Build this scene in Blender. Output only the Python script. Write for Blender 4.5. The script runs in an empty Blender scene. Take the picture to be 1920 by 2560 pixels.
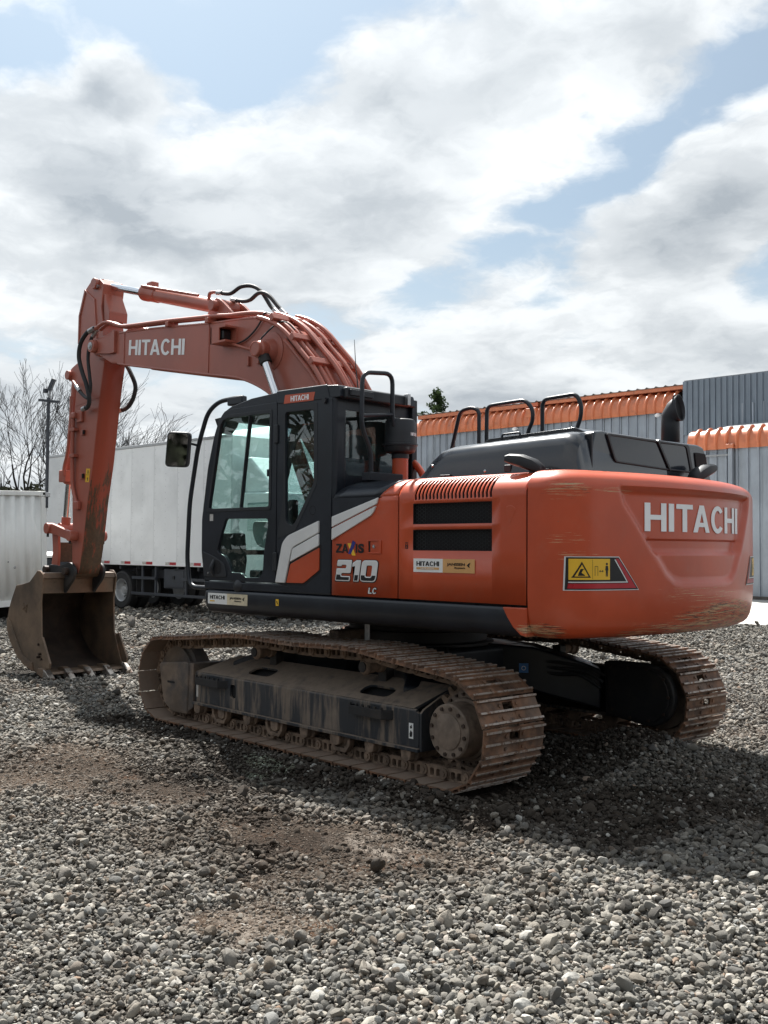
import bpy, bmesh, math, random
import numpy as np
from mathutils import Vector, Matrix, noise as mnoise

random.seed(7)
sc = bpy.context.scene
COL = sc.collection
R = math.radians

# ------------------------------------------------------------------ camera
CAM = Vector((-6.4228, 6.878, 1.6674)); YAW = 0.7823; PITCH = 0.0351; ROLL = 0.0069
fw = Vector((math.cos(PITCH)*math.sin(YAW), -math.cos(PITCH)*math.cos(YAW), math.sin(PITCH)))
rt = fw.cross(Vector((0, 0, 1))).normalized(); up = rt.cross(fw)
r2 = rt*math.cos(ROLL) + up*math.sin(ROLL); u2 = -rt*math.sin(ROLL) + up*math.cos(ROLL)
cd = bpy.data.cameras.new('camera'); cam = bpy.data.objects.new('camera', cd); COL.objects.link(cam)
cam.matrix_world = Matrix(((r2.x, u2.x, -fw.x, CAM.x), (r2.y, u2.y, -fw.y, CAM.y), (r2.z, u2.z, -fw.z, CAM.z), (0, 0, 0, 1)))
cd.sensor_fit = 'VERTICAL'; cd.sensor_height = 36.0; cd.lens = 36.0*2600.5/2560.0
cd.clip_start = 0.05; cd.clip_end = 3000
sc.camera = cam

# ------------------------------------------------------------------ light
SUN_T = Vector((-0.66, 0.35, -1.0)).normalized()        # direction the sunlight travels
SUN_EL = math.asin(-SUN_T.z)
w = bpy.data.worlds.new('World'); sc.world = w; w.use_nodes = True
def sky_world():
    nt = w.node_tree; nt.nodes.clear()
    def N(t, **k):
        n = nt.nodes.new(t)
        for a, b in k.items(): setattr(n, a, b)
        return n
    def L(a, b): nt.links.new(a, b)
    def val(x, i, s):
        if hasattr(x, 'is_output'): L(x, i.inputs[s])
        else: i.inputs[s].default_value = x
    def M(op, a, b=0.0, c=0.0, clamp=False):
        n = N('ShaderNodeMath', operation=op); n.use_clamp = clamp
        val(a, n, 0); val(b, n, 1); val(c, n, 2); return n.outputs[0]
    def V(op, a, b=(0, 0, 0)):
        n = N('ShaderNodeVectorMath', operation=op); val(a, n, 0); val(b, n, 1); return n.outputs[0]
    def VS(a, s):
        n = N('ShaderNodeVectorMath', operation='SCALE'); val(a, n, 0); val(s, n, 3); return n.outputs[0]
    def smooth(x, a, b, lo=0.0, hi=1.0):
        n = N('ShaderNodeMapRange', interpolation_type='SMOOTHSTEP'); val(x, n, 0)
        n.inputs[1].default_value = a; n.inputs[2].default_value = b; n.inputs[3].default_value = lo; n.inputs[4].default_value = hi
        return n.outputs[0]
    def noise(vec, scale, detail, rough, lac=2.0, dist=0.0):
        n = N('ShaderNodeTexNoise'); L(vec, n.inputs['Vector']); n.inputs['Scale'].default_value = scale
        n.inputs['Detail'].default_value = detail; n.inputs['Roughness'].default_value = rough
        n.inputs['Lacunarity'].default_value = lac; n.inputs['Distortion'].default_value = dist
        return n
    def mix(f, a, b):
        n = N('ShaderNodeMix', data_type='RGBA'); val(f, n, 0)
        for s, x in ((6, a), (7, b)):
            if hasattr(x, 'is_output'): L(x, n.inputs[s])
            else: n.inputs[s].default_value = (*x, 1)
        return n.outputs[2]
    sky = N('ShaderNodeTexSky', sky_type='NISHITA'); sky.sun_disc = False
    sky.sun_elevation = SUN_EL; sky.sun_rotation = math.atan2(-SUN_T.x, -SUN_T.y)
    sky.air_density = 1.0; sky.dust_density = 1.2; sky.ozone_density = 1.0
    skyc = V('MULTIPLY', VS(sky.outputs[0], SKY_K), (0.88, 1.04, 1.06))
    tc = N('ShaderNodeTexCoord'); d = V('NORMALIZE', tc.outputs['Generated'])
    sp = N('ShaderNodeSeparateXYZ'); L(d, sp.inputs[0])
    z = M('ADD', M('MAXIMUM', sp.outputs[2], 0.0), 0.22)
    cb = N('ShaderNodeCombineXYZ'); L(M('DIVIDE', sp.outputs[0], z), cb.inputs[0]); L(M('DIVIDE', sp.outputs[1], z), cb.inputs[1])
    cb.inputs[2].default_value = SKY_SEED
    uv = cb.outputs[0]
    wn = noise(uv, 5.0, 5, 0.55); wv = VS(V('SUBTRACT', wn.outputs['Color'], (0.5, 0.5, 0.5)), 0.16)
    uvw = V('ADD', uv, wv)
    sx, sy = -SUN_T.x, -SUN_T.y
    h = math.hypot(sx, sy); off = (-sx/h*0.10, -sy/h*0.10, 0.03)
    # banks of cloud and gaps of blue, laid out over the sky dome
    bias = None
    for (cx, cy, rad, amp) in BANKS:
        dv = N('ShaderNodeVectorMath', operation='DISTANCE'); L(uvw, dv.inputs[0]); dv.inputs[1].default_value = (cx, cy, SKY_SEED)
        q = smooth(dv.outputs['Value'], 0.0, rad, amp, 0.0); bias = q if bias is None else M('ADD', bias, q)
    lowb = smooth(sp.outputs[2], 0.02, 0.32, 0.12, 0.0)
    def dens(vec):
        big = noise(vec, 1.3, 2, 0.5).outputs[0]
        mid = noise(vec, 3.6, 11, 0.57).outputs[0]
        return M('ADD', M('ADD', M('MULTIPLY', big, 0.50), M('MULTIPLY', mid, 0.76)), M('ADD', M('MULTIPLY', bias, 0.88), lowb))
    d0 = dens(uvw); d1 = dens(V('ADD', uvw, off))
    mask = smooth(d0, SKY_LO, SKY_HI)
    lit = smooth(M('SUBTRACT', d0, d1), -0.09, 0.09)
    thick = smooth(d0, SKY_HI, SKY_HI+0.30)
    soft = noise(uvw, 1.9, 4, 0.5).outputs[0]
    tone = M('ADD', M('ADD', M('MULTIPLY', lit, 0.40), M('MULTIPLY', M('SUBTRACT', 1.0, thick), 0.60)), smooth(soft, 0.32, 0.68, -0.32, 0.22), clamp=True)
    cloud = mix(tone, CLOUD_DARK, CLOUD_LIT)
    hz = smooth(sp.outputs[2], 0.0, 0.34, 0.75, 0.0)
    skyh = mix(M('ADD', hz, 0.36, clamp=True), skyc, HAZE)
    dot = N('ShaderNodeVectorMath', operation='DOT_PRODUCT'); L(d, dot.inputs[0]); dot.inputs[1].default_value = (-SUN_T.x, -SUN_T.y, -SUN_T.z)
    glow = smooth(dot.outputs['Value'], 0.60, 1.0, 0.0, 1.0)
    col = mix(mask, skyh, cloud)
    col = VS(col, M('ADD', 1.0, M('MULTIPLY', M('POWER', glow, 1.5), 0.30)))
    bg = N('ShaderNodeBackground'); L(col, bg.inputs[0]); bg.inputs[1].default_value = SKY_STR
    out = N('ShaderNodeOutputWorld'); L(bg.outputs[0], out.inputs[0])
SKY_STR = 0.455
SKY_K = 0.078; SKY_SEED = 3.7; SKY_LO = 0.53; SKY_HI = 0.70
CLOUD_DARK = (0.40, 0.445, 0.49); CLOUD_LIT = (0.88, 0.915, 0.935); HAZE = (0.68, 0.77, 0.84)
BANKS = [(1.29, -0.62, 0.12, -0.30), (1.14, -0.70, 0.14, -0.34), (1.13, -0.81, 0.09, -0.22), (1.03, -0.83, 0.13, -0.30), (1.17, -0.88, 0.06, -0.14),
         (0.62, -1.31, 0.13, -0.28), (0.73, -1.36, 0.10, -0.26), (0.82, -1.39, 0.09, -0.22), (0.91, -1.45, 0.12, -0.24), (1.04, -1.47, 0.10, -0.16), (1.24, -1.53, 0.10, -0.13),
         (1.43, -1.54, 0.12, -0.10), (1.31, -1.95, 0.14, -0.15), (1.28, -1.75, 0.12, -0.12), (1.15, -1.62, 0.12, -0.06),
         (1.30, -0.76, 0.11, 0.22), (1.50, -0.78, 0.25, 0.20), (1.50, -0.95, 0.28, 0.22), (1.20, -1.07, 0.25, 0.20), (1.00, -1.03, 0.17, 0.22), (0.98, -1.15, 0.20, 0.22), (0.80, -1.13, 0.20, 0.20),
         (0.68, -1.16, 0.14, 0.16), (1.48, -1.22, 0.36, 0.36), (1.28, -1.31, 0.24, 0.26), (0.93, -1.70, 0.28, 0.30), (0.77, -1.60, 0.17, 0.20), (1.55, -1.90, 0.25, 0.15), (1.09, -2.05, 0.38, 0.26), (1.80, -1.1, 0.5, 0.14)]
sky_world()
sd = bpy.data.lights.new('sun', 'SUN'); sun = bpy.data.objects.new('sun', sd); COL.objects.link(sun)
sd.energy = 5.0; sd.angle = R(0.9); sd.color = (1.0, 0.97, 0.925)
sun.rotation_euler = SUN_T.to_track_quat('-Z', 'Y').to_euler(); sun.location = (10, -8, 20)
sc.view_settings.view_transform = 'Standard'; sc.view_settings.look = 'None'
sc.view_settings.gamma = 1.0; sc.view_settings.exposure = 1.27; sc.view_settings.use_curve_mapping = False
sc.cycles.max_bounces = 8; sc.cycles.transparent_max_bounces = 24; sc.cycles.sample_clamp_indirect = 6.0
sc.cycles.use_denoising = True

# ------------------------------------------------------------------ materials
MATS = {}
class NT:
    def __init__(s, name):
        s.m = bpy.data.materials.new(name); s.m.use_nodes = True; s.t = s.m.node_tree; s.t.nodes.clear()
        s.out = s.t.nodes.new('ShaderNodeOutputMaterial'); s.tc = s.t.nodes.new('ShaderNodeTexCoord')
        MATS[name] = s.m
    def N(s, t, **k):
        n = s.t.nodes.new(t)
        for a, b in k.items(): setattr(n, a, b)
        return n
    def L(s, a, b): s.t.links.new(a, b)
    def set(s, n, i, x):
        if hasattr(x, 'is_output'): s.L(x, n.inputs[i])
        elif isinstance(x, tuple) and len(x) == 3 and n.inputs[i].type == 'RGBA': n.inputs[i].default_value = (*x, 1)
        else: n.inputs[i].default_value = x
    def math(s, op, a, b=0.0, c=0.0, clamp=False):
        n = s.N('ShaderNodeMath', operation=op); n.use_clamp = clamp
        for i, x in enumerate((a, b, c)): s.set(n, i, x)
        return n.outputs[0]
    def vec(s, op, a, b=(0, 0, 0)):
        n = s.N('ShaderNodeVectorMath', operation=op); s.set(n, 0, a); s.set(n, 1, b); return n.outputs[0]
    def length(s, a):
        n = s.N('ShaderNodeVectorMath', operation='LENGTH'); s.set(n, 0, a); return n.outputs['Value']
    def coords(s, rnd=False):
        v = s.tc.outputs['Object']
        if rnd:
            oi = s.N('ShaderNodeObjectInfo'); v = s.vec('ADD', v, s.vec('MULTIPLY', oi.outputs['Location'], (1, 1, 1)))
            c = s.N('ShaderNodeCombineXYZ')
            for i in range(3): s.L(s.math('MULTIPLY', oi.outputs['Random'], 17.0+i*5), c.inputs[i])
            v = s.vec('ADD', v, c.outputs[0])
        return v
    def noise(s, v, scale, detail=4, rough=0.55, dist=0.0):
        n = s.N('ShaderNodeTexNoise'); s.L(v, n.inputs['Vector']); n.inputs['Scale'].default_value = scale
        n.inputs['Detail'].default_value = detail; n.inputs['Roughness'].default_value = rough; n.inputs['Distortion'].default_value = dist
        return n.outputs[0]
    def step(s, x, a, b, lo=0.0, hi=1.0):
        n = s.N('ShaderNodeMapRange', interpolation_type='SMOOTHSTEP'); s.set(n, 0, x)
        n.inputs[1].default_value = a; n.inputs[2].default_value = b; n.inputs[3].default_value = lo; n.inputs[4].default_value = hi
        return n.outputs[0]
    def mix(s, f, a, b):
        n = s.N('ShaderNodeMix', data_type='RGBA'); s.set(n, 0, f); s.set(n, 6, a); s.set(n, 7, b); return n.outputs[2]
    def bsdf(s, col, rough, metal=0.0, coat=0.0, spec=0.5, bump=None, bstr=0.3, bdist=0.01):
        b = s.N('ShaderNodeBsdfPrincipled'); s.set(b, 'Base Color', col); s.set(b, 'Roughness', rough); s.set(b, 'Metallic', metal)
        b.inputs['Coat Weight'].default_value = coat; b.inputs['Coat Roughness'].default_value = 0.12
        b.inputs['Specular IOR Level'].default_value = spec
        if bump is not None:
            n = s.N('ShaderNodeBump'); s.L(bump, n.inputs['Height']); n.inputs['Strength'].default_value = bstr; n.inputs['Distance'].default_value = bdist
            s.L(n.outputs[0], b.inputs['Normal'])
        s.L(b.outputs[0], s.out.inputs[0]); return b

def simple(name, col, rough=0.5, metal=0.0, var=0.12, scale=5.0, coat=0.0, spec=0.5, bump=0.0, bscale=60.0,
           dirt=None, dlo=0.55, dhi=0.7, dscale=3.0, dmax=1.0, rnd=False, rvar=0.12, streak=None):
    s = NT(name); v = s.coords(rnd)
    n = s.noise(v, scale, 5, 0.6)
    lo = tuple(c*(1-var) for c in col); hi = tuple(min(1, c*(1+var)) for c in col)
    c = s.mix(s.step(n, 0.3, 0.7), lo, hi)
    rg = s.math('ADD', rough, s.math('MULTIPLY', s.math('SUBTRACT', n, 0.5), rvar*2))
    if dirt is not None:
        vv = v if streak is None else s.vec('MULTIPLY', v, streak)
        m = s.step(s.noise(vv, dscale, 8, 0.65), dlo, dhi, 0.0, dmax)
        c = s.mix(m, c, dirt); rg = s.math('ADD', rg, s.math('MULTIPLY', m, 0.3), clamp=True)
    bp = s.noise(v, bscale, 3, 0.6) if bump > 0 else None
    s.bsdf(c, rg, metal, coat, spec, bp, bump, 0.004)
    return s.m

ORANGE = (0.50, 0.074, 0.024); BOOMC = (0.385, 0.110, 0.072)
def blob(s, v, c, sc_):
    d = s.length(s.vec('MULTIPLY', s.vec('SUBTRACT', v, c), sc_))
    return s.step(d, 0.35, 1.0, 1.0, 0.0)
def orange_material(name, base, blobs, coat=0.16, rough=0.36, dust=0.14):
    s = NT(name); v = s.coords()
    n = s.noise(v, 1.3, 6, 0.6)
    c = s.mix(s.step(n, 0.3, 0.7), tuple(x*0.86 for x in base), tuple(min(1, x*1.10) for x in base))
    dn = s.step(s.noise(v, 5, 7, 0.7), 0.5, 0.8, 0.0, dust)
    c = s.mix(dn, c, (0.30, 0.22, 0.16))
    sv = s.vec('MULTIPLY', v, (1.5, 1.5, 75.0))
    st = s.noise(sv, 2.2, 6, 0.72)
    st2 = s.noise(s.vec('MULTIPLY', v, (3.0, 3.0, 70.0)), 3.0, 5, 0.7)
    tot = None; dark = None
    for (p, a, th, dk) in blobs:
        m = s.math('MULTIPLY', blob(s, v, p, a), 1.0)
        thr = s.math('SUBTRACT', 0.80, s.math('MULTIPLY', m, 0.80-th))
        q = s.math('MULTIPLY', s.step(s.math('SUBTRACT', st, thr), 0.0, 0.035), s.step(m, 0.0, 0.3))
        tot = q if tot is None else s.math('MAXIMUM', tot, q)
        if dk > 0:
            e = s.math('MULTIPLY', s.step(s.math('SUBTRACT', st2, s.math('ADD', thr, 0.02)), 0.0, 0.05, 0.0, dk), s.step(m, 0.2, 0.6))
            dark = e if dark is None else s.math('MAXIMUM', dark, e)
    rg = s.math('ADD', rough, s.math('MULTIPLY', s.math('SUBTRACT', n, 0.5), 0.2))
    if tot is not None:
        c = s.mix(tot, c, s.mix(st2, (0.42, 0.27, 0.13), (0.66, 0.50, 0.30)))
        if dark is not None: c = s.mix(dark, c, (0.035, 0.03, 0.025))
        rg = s.math('ADD', rg, s.math('MULTIPLY', tot, 0.3))
    spk = s.step(s.noise(v, 38, 2, 0.5), 0.765, 0.79, 0.0, 0.8)
    c = s.mix(spk, c, (0.16, 0.10, 0.07))
    bp = s.noise(v, 3.0, 3, 0.5)
    s.bsdf(c, rg, 0.0, coat, 0.5, bp, 0.06, 0.05)
orange_material('orange', ORANGE, [])
orange_material('orange_scraped', ORANGE, [
    ((-2.80, -0.35, 1.20), (1.2, 0.75, 4.8), 0.50, 0.9),
    ((-2.78, 0.35, 1.10), (1.2, 0.8, 6.5), 0.53, 0.9),
    ((-2.50, 1.25, 2.06), (3.0, 4.0, 7.5), 0.55, 0.7),
    ((-2.70, 0.95, 2.06), (3.0, 2.6, 22.0), 0.55, 0.0),
    ((-2.50, 1.25, 1.74), (3.6, 4.2, 13.0), 0.56, 0.0),
    ((-2.55, 1.22, 1.63), (3.0, 4.2, 16.0), 0.565, 0.0),
    ((-2.36, 1.33, 1.13), (3.2, 4.0, 9.0), 0.50, 1.0),
    ((-2.79, 0.1, 1.36), (1.0, 0.9, 9.0), 0.59, 0.0)])
orange_material('boom_orange', BOOMC, [], coat=0.15, rough=0.40)
def arm_inner():
    s = NT('arm_worn'); v = s.coords()
    n = s.noise(v, 1.2, 6, 0.6); c = s.mix(n, (0.26, 0.045, 0.022), (0.40, 0.075, 0.035))
    sp = s.N('ShaderNodeSeparateXYZ'); s.L(v, sp.inputs[0])
    low = s.step(sp.outputs[2], 1.4, 3.4, 1.0, 0.0)
    st = s.noise(s.vec('MULTIPLY', v, (7, 9, 1.6)), 2.0, 8, 0.7)
    m = s.step(s.math('ADD', st, s.math('MULTIPLY', low, 0.30)), 0.62, 0.74)
    c = s.mix(m, c, s.mix(s.noise(v, 22, 4, 0.6), (0.035, 0.022, 0.014), (0.15, 0.085, 0.045)))
    s2 = s.step(s.noise(s.vec('MULTIPLY', v, (16, 20, 2.2)), 2.0, 5, 0.7), 0.66, 0.72, 0.0, 0.75)
    c = s.mix(s.math('MULTIPLY', s2, low), c, (0.38, 0.24, 0.11))
    s.bsdf(c, 0.55, 0, 0, 0.4, st, 0.25, 0.01)
arm_inner()
simple('black_paint', (0.012, 0.015, 0.021), 0.36, var=0.25, scale=3, coat=0.05, spec=0.4, dirt=(0.06, 0.058, 0.056), dlo=0.56, dhi=0.85, dmax=0.2, dscale=4)
simple('black_plastic', (0.014, 0.016, 0.020), 0.50, var=0.2, scale=4, dirt=(0.08, 0.076, 0.072), dlo=0.56, dhi=0.9, dmax=0.28, dscale=3)
simple('hood_black', (0.009, 0.012, 0.018), 0.24, var=0.25, scale=2, coat=0.40, spec=0.5, dirt=(0.07, 0.074, 0.08), dlo=0.5, dhi=0.9, dmax=0.25, dscale=2.2)
simple('hood_gloss', (0.008, 0.012, 0.020), 0.10, var=0.2, scale=2, coat=0.1, spec=0.4)
simple('dark_steel', (0.013, 0.013, 0.014), 0.6, var=0.3, scale=4, dirt=(0.085, 0.065, 0.05), dlo=0.5, dhi=0.75, dmax=0.5)
simple('void_black', (0.006, 0.006, 0.007), 0.8, var=0.1)
simple('rubber', (0.018, 0.019, 0.021), 0.62, var=0.2, scale=12, dirt=(0.09, 0.085, 0.08), dlo=0.5, dhi=0.85, dmax=0.3)
simple('chrome', (0.72, 0.74, 0.77), 0.13, 1.0, var=0.04, scale=4)
simple('zinc', (0.42, 0.42, 0.42), 0.38, 0.9, var=0.15, scale=20)
simple('silver_trim', (0.70, 0.70, 0.69), 0.36, 0.10, var=0.05, scale=3)
simple('white_paint', (0.90, 0.90, 0.90), 0.45, var=0.03, scale=2)
simple('sticker_white', (0.76, 0.76, 0.74), 0.45, var=0.03, scale=6)
simple('sticker_tan', (0.62, 0.34, 0.13), 0.45, var=0.05, scale=6)
simple('sticker_cream', (0.62, 0.54, 0.38), 0.5, var=0.15, scale=14)
simple('sticker_grey', (0.5, 0.48, 0.45), 0.5, var=0.25, scale=14)
simple('yellow', (0.80, 0.47, 0.03), 0.4, var=0.04)
simple('red', (0.42, 0.015, 0.025), 0.3, var=0.08, coat=0.3)
simple('blue', (0.06, 0.20, 0.48), 0.45, var=0.1)
simple('navy', (0.02, 0.025, 0.20), 0.4, var=0.1)
simple('decal_black', (0.008, 0.008, 0.009), 0.4, var=0.05)
def track_mat():
    s = NT('track_rust'); v = s.coords(True); raw = s.tc.outputs['Object']
    sp = s.N('ShaderNodeSeparateXYZ'); s.L(raw, sp.inputs[0])
    n = s.noise(v, 8, 6, 0.65)
    c = s.mix(s.step(n, 0.3, 0.7), (0.070, 0.040, 0.026), (0.235, 0.118, 0.064))
    c = s.mix(s.step(s.noise(v, 3.5, 6, 0.6), 0.5, 0.68, 0.0, 0.5), c, (0.27, 0.19, 0.14))
    c = s.mix(s.step(s.noise(v, 14, 5, 0.7), 0.57, 0.66, 0.0, 0.7), c, (0.035, 0.026, 0.02))
    c = s.mix(s.math('MULTIPLY', s.step(sp.outputs[2], -0.006, -0.0075), s.step(s.noise(v, 6, 5, 0.6), 0.25, 0.6, 0.5, 0.95)), c, (0.20, 0.150, 0.115))
    tip = s.math('MULTIPLY', s.step(sp.outputs[2], 0.019, 0.0265), s.step(s.noise(v, 22, 4, 0.7), 0.36, 0.56))
    c = s.mix(tip, c, (0.40, 0.345, 0.30))
    s.bsdf(c, s.math('SUBTRACT', 0.68, s.math('MULTIPLY', tip, 0.25)), s.math('MULTIPLY', tip, 0.4), 0, 0.45, n, 0.4, 0.006)
simple('track_mud', (0.18, 0.125, 0.088), 0.8, var=0.4, scale=8, bump=0.5, bscale=40, dirt=(0.035, 0.028, 0.022), dlo=0.52, dhi=0.68, dscale=7, dmax=0.7, rnd=True)
simple('rust_plate', (0.15, 0.108, 0.078), 0.6, var=0.4, scale=3.0, bump=0.3, bscale=40, dirt=(0.045, 0.047, 0.052), dlo=0.45, dhi=0.62, dscale=2.2, dmax=0.7)
simple('hub_grey', (0.19, 0.145, 0.112), 0.6, 0.1, var=0.35, scale=5, bump=0.3, bscale=50, dirt=(0.06, 0.042, 0.03), dlo=0.5, dhi=0.7, dmax=0.7)
simple('bolt_dark', (0.05, 0.033, 0.025), 0.55, 0.3, var=0.3, scale=20)
def side_frame_mat():
    s = NT('frame_muddy'); v = s.coords()
    sp = s.N('ShaderNodeSeparateXYZ'); s.L(v, sp.inputs[0])
    base = s.mix(s.noise(v, 4, 5, 0.6), (0.020, 0.024, 0.031), (0.040, 0.043, 0.048))
    st = s.noise(s.vec('MULTIPLY', v, (9.0, 3.0, 1.1)), 2.2, 7, 0.65)
    bands = s.noise(s.vec('MULTIPLY', v, (2.6, 0.5, 0.3)), 1.5, 3, 0.5)
    m = s.step(s.math('ADD', st, s.math('MULTIPLY', s.math('SUBTRACT', bands, 0.5), 1.1)), 0.42, 0.64, 0.0, 0.85)
    nrm = s.N('ShaderNodeNewGeometry'); ns = s.N('ShaderNodeSeparateXYZ'); s.L(nrm.outputs['Normal'], ns.inputs[0])
    topm = s.math('MULTIPLY', s.step(ns.outputs[2], 0.3, 0.75), s.step(s.noise(v, 6, 7, 0.7), 0.30, 0.5, 0.45, 1.0))
    m = s.math('MAXIMUM', m, topm)
    c = s.mix(m, base, s.mix(s.noise(v, 12, 5, 0.7), (0.13, 0.098, 0.074), (0.27, 0.215, 0.168)))
    s.bsdf(c, s.math('ADD', 0.42, s.math('MULTIPLY', m, 0.4)), 0, 0, 0.4, st, 0.2, 0.01)
side_frame_mat()
def bucket_mat():
    s = NT('bucket_rust'); v = s.coords()
    n = s.noise(v, 2.2, 8, 0.65); f = s.noise(v, 24, 5, 0.7)
    c = s.mix(s.step(n, 0.3, 0.7), (0.080, 0.058, 0.043), (0.20, 0.138, 0.092))
    c = s.mix(s.step(s.noise(v, 1.1, 4, 0.5), 0.52, 0.66, 0.0, 0.6), c, (0.19, 0.083, 0.038))
    c = s.mix(s.step(f, 0.55, 0.75, 0.0, 0.5), c, (0.04, 0.028, 0.02))
    sc1 = s.step(s.noise(s.vec('MULTIPLY', v, (4, 2, 22)), 2.0, 5, 0.7), 0.66, 0.74, 0.0, 0.5)
    c = s.mix(sc1, c, (0.24, 0.19, 0.15))
    s.bsdf(c, 0.52, 0.25, 0, 0.5, f, 0.25, 0.006)
track_mat()
bucket_mat()
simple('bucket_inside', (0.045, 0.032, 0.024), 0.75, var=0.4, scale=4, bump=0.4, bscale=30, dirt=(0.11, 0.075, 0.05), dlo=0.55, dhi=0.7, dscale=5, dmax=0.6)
simple('tooth_steel', (0.34, 0.31, 0.28), 0.32, 0.85, var=0.35, scale=9, dirt=(0.09, 0.06, 0.045), dlo=0.5, dhi=0.62, dscale=10)
def glass(name, tint, refl=1.0, rough=0.0):
    s = NT(name); tr = s.N('ShaderNodeBsdfTransparent'); tr.inputs[0].default_value = (*tint, 1)
    gl = s.N('ShaderNodeBsdfGlossy'); gl.inputs[0].default_value = (1, 1, 1, 1); gl.inputs['Roughness'].default_value = rough
    lw = s.N('ShaderNodeLayerWeight'); lw.inputs[0].default_value = 0.5
    frv = s.math('ADD', 0.04, s.math('MULTIPLY', s.math('POWER', lw.outputs['Facing'], 5.0), 0.9))
    mx = s.N('ShaderNodeMixShader'); s.L(s.math('MULTIPLY', frv, refl, clamp=True), mx.inputs[0])
    s.L(tr.outputs[0], mx.inputs[1]); s.L(gl.outputs[0], mx.inputs[2])
    # dust film
    df = s.N('ShaderNodeBsdfDiffuse'); df.inputs[0].default_value = (0.55, 0.56, 0.54, 1)
    m2 = s.N('ShaderNodeMixShader'); v = s.coords()
    s.L(s.step(s.noise(s.vec('MULTIPLY', v, (3, 3, 1.5)), 2.0, 6, 0.65), 0.4, 0.8, 0.005, 0.05), m2.inputs[0])
    s.L(mx.outputs[0], m2.inputs[1]); s.L(df.outputs[0], m2.inputs[2]); s.L(m2.outputs[0], s.out.inputs[0])
glass('cab_glass', (0.82, 0.94, 0.915), 1.3)
glass('cab_glass_dark', (0.62, 0.71, 0.71), 1.8)
simple('mesh_grey', (0.07, 0.075, 0.08), 0.35, 0.3, var=0.1)
simple('mirror_glass', (0.40, 0.42, 0.43), 0.03, 1.0, var=0.02)
simple('cab_interior', (0.030, 0.032, 0.034), 0.7, var=0.15, scale=8)
simple('console_grey', (0.13, 0.145, 0.145), 0.6, var=0.08, scale=5)
simple('seat_fabric', (0.10, 0.11, 0.115), 0.85, var=0.2, scale=30)
def mat(n): return MATS[n]

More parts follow.
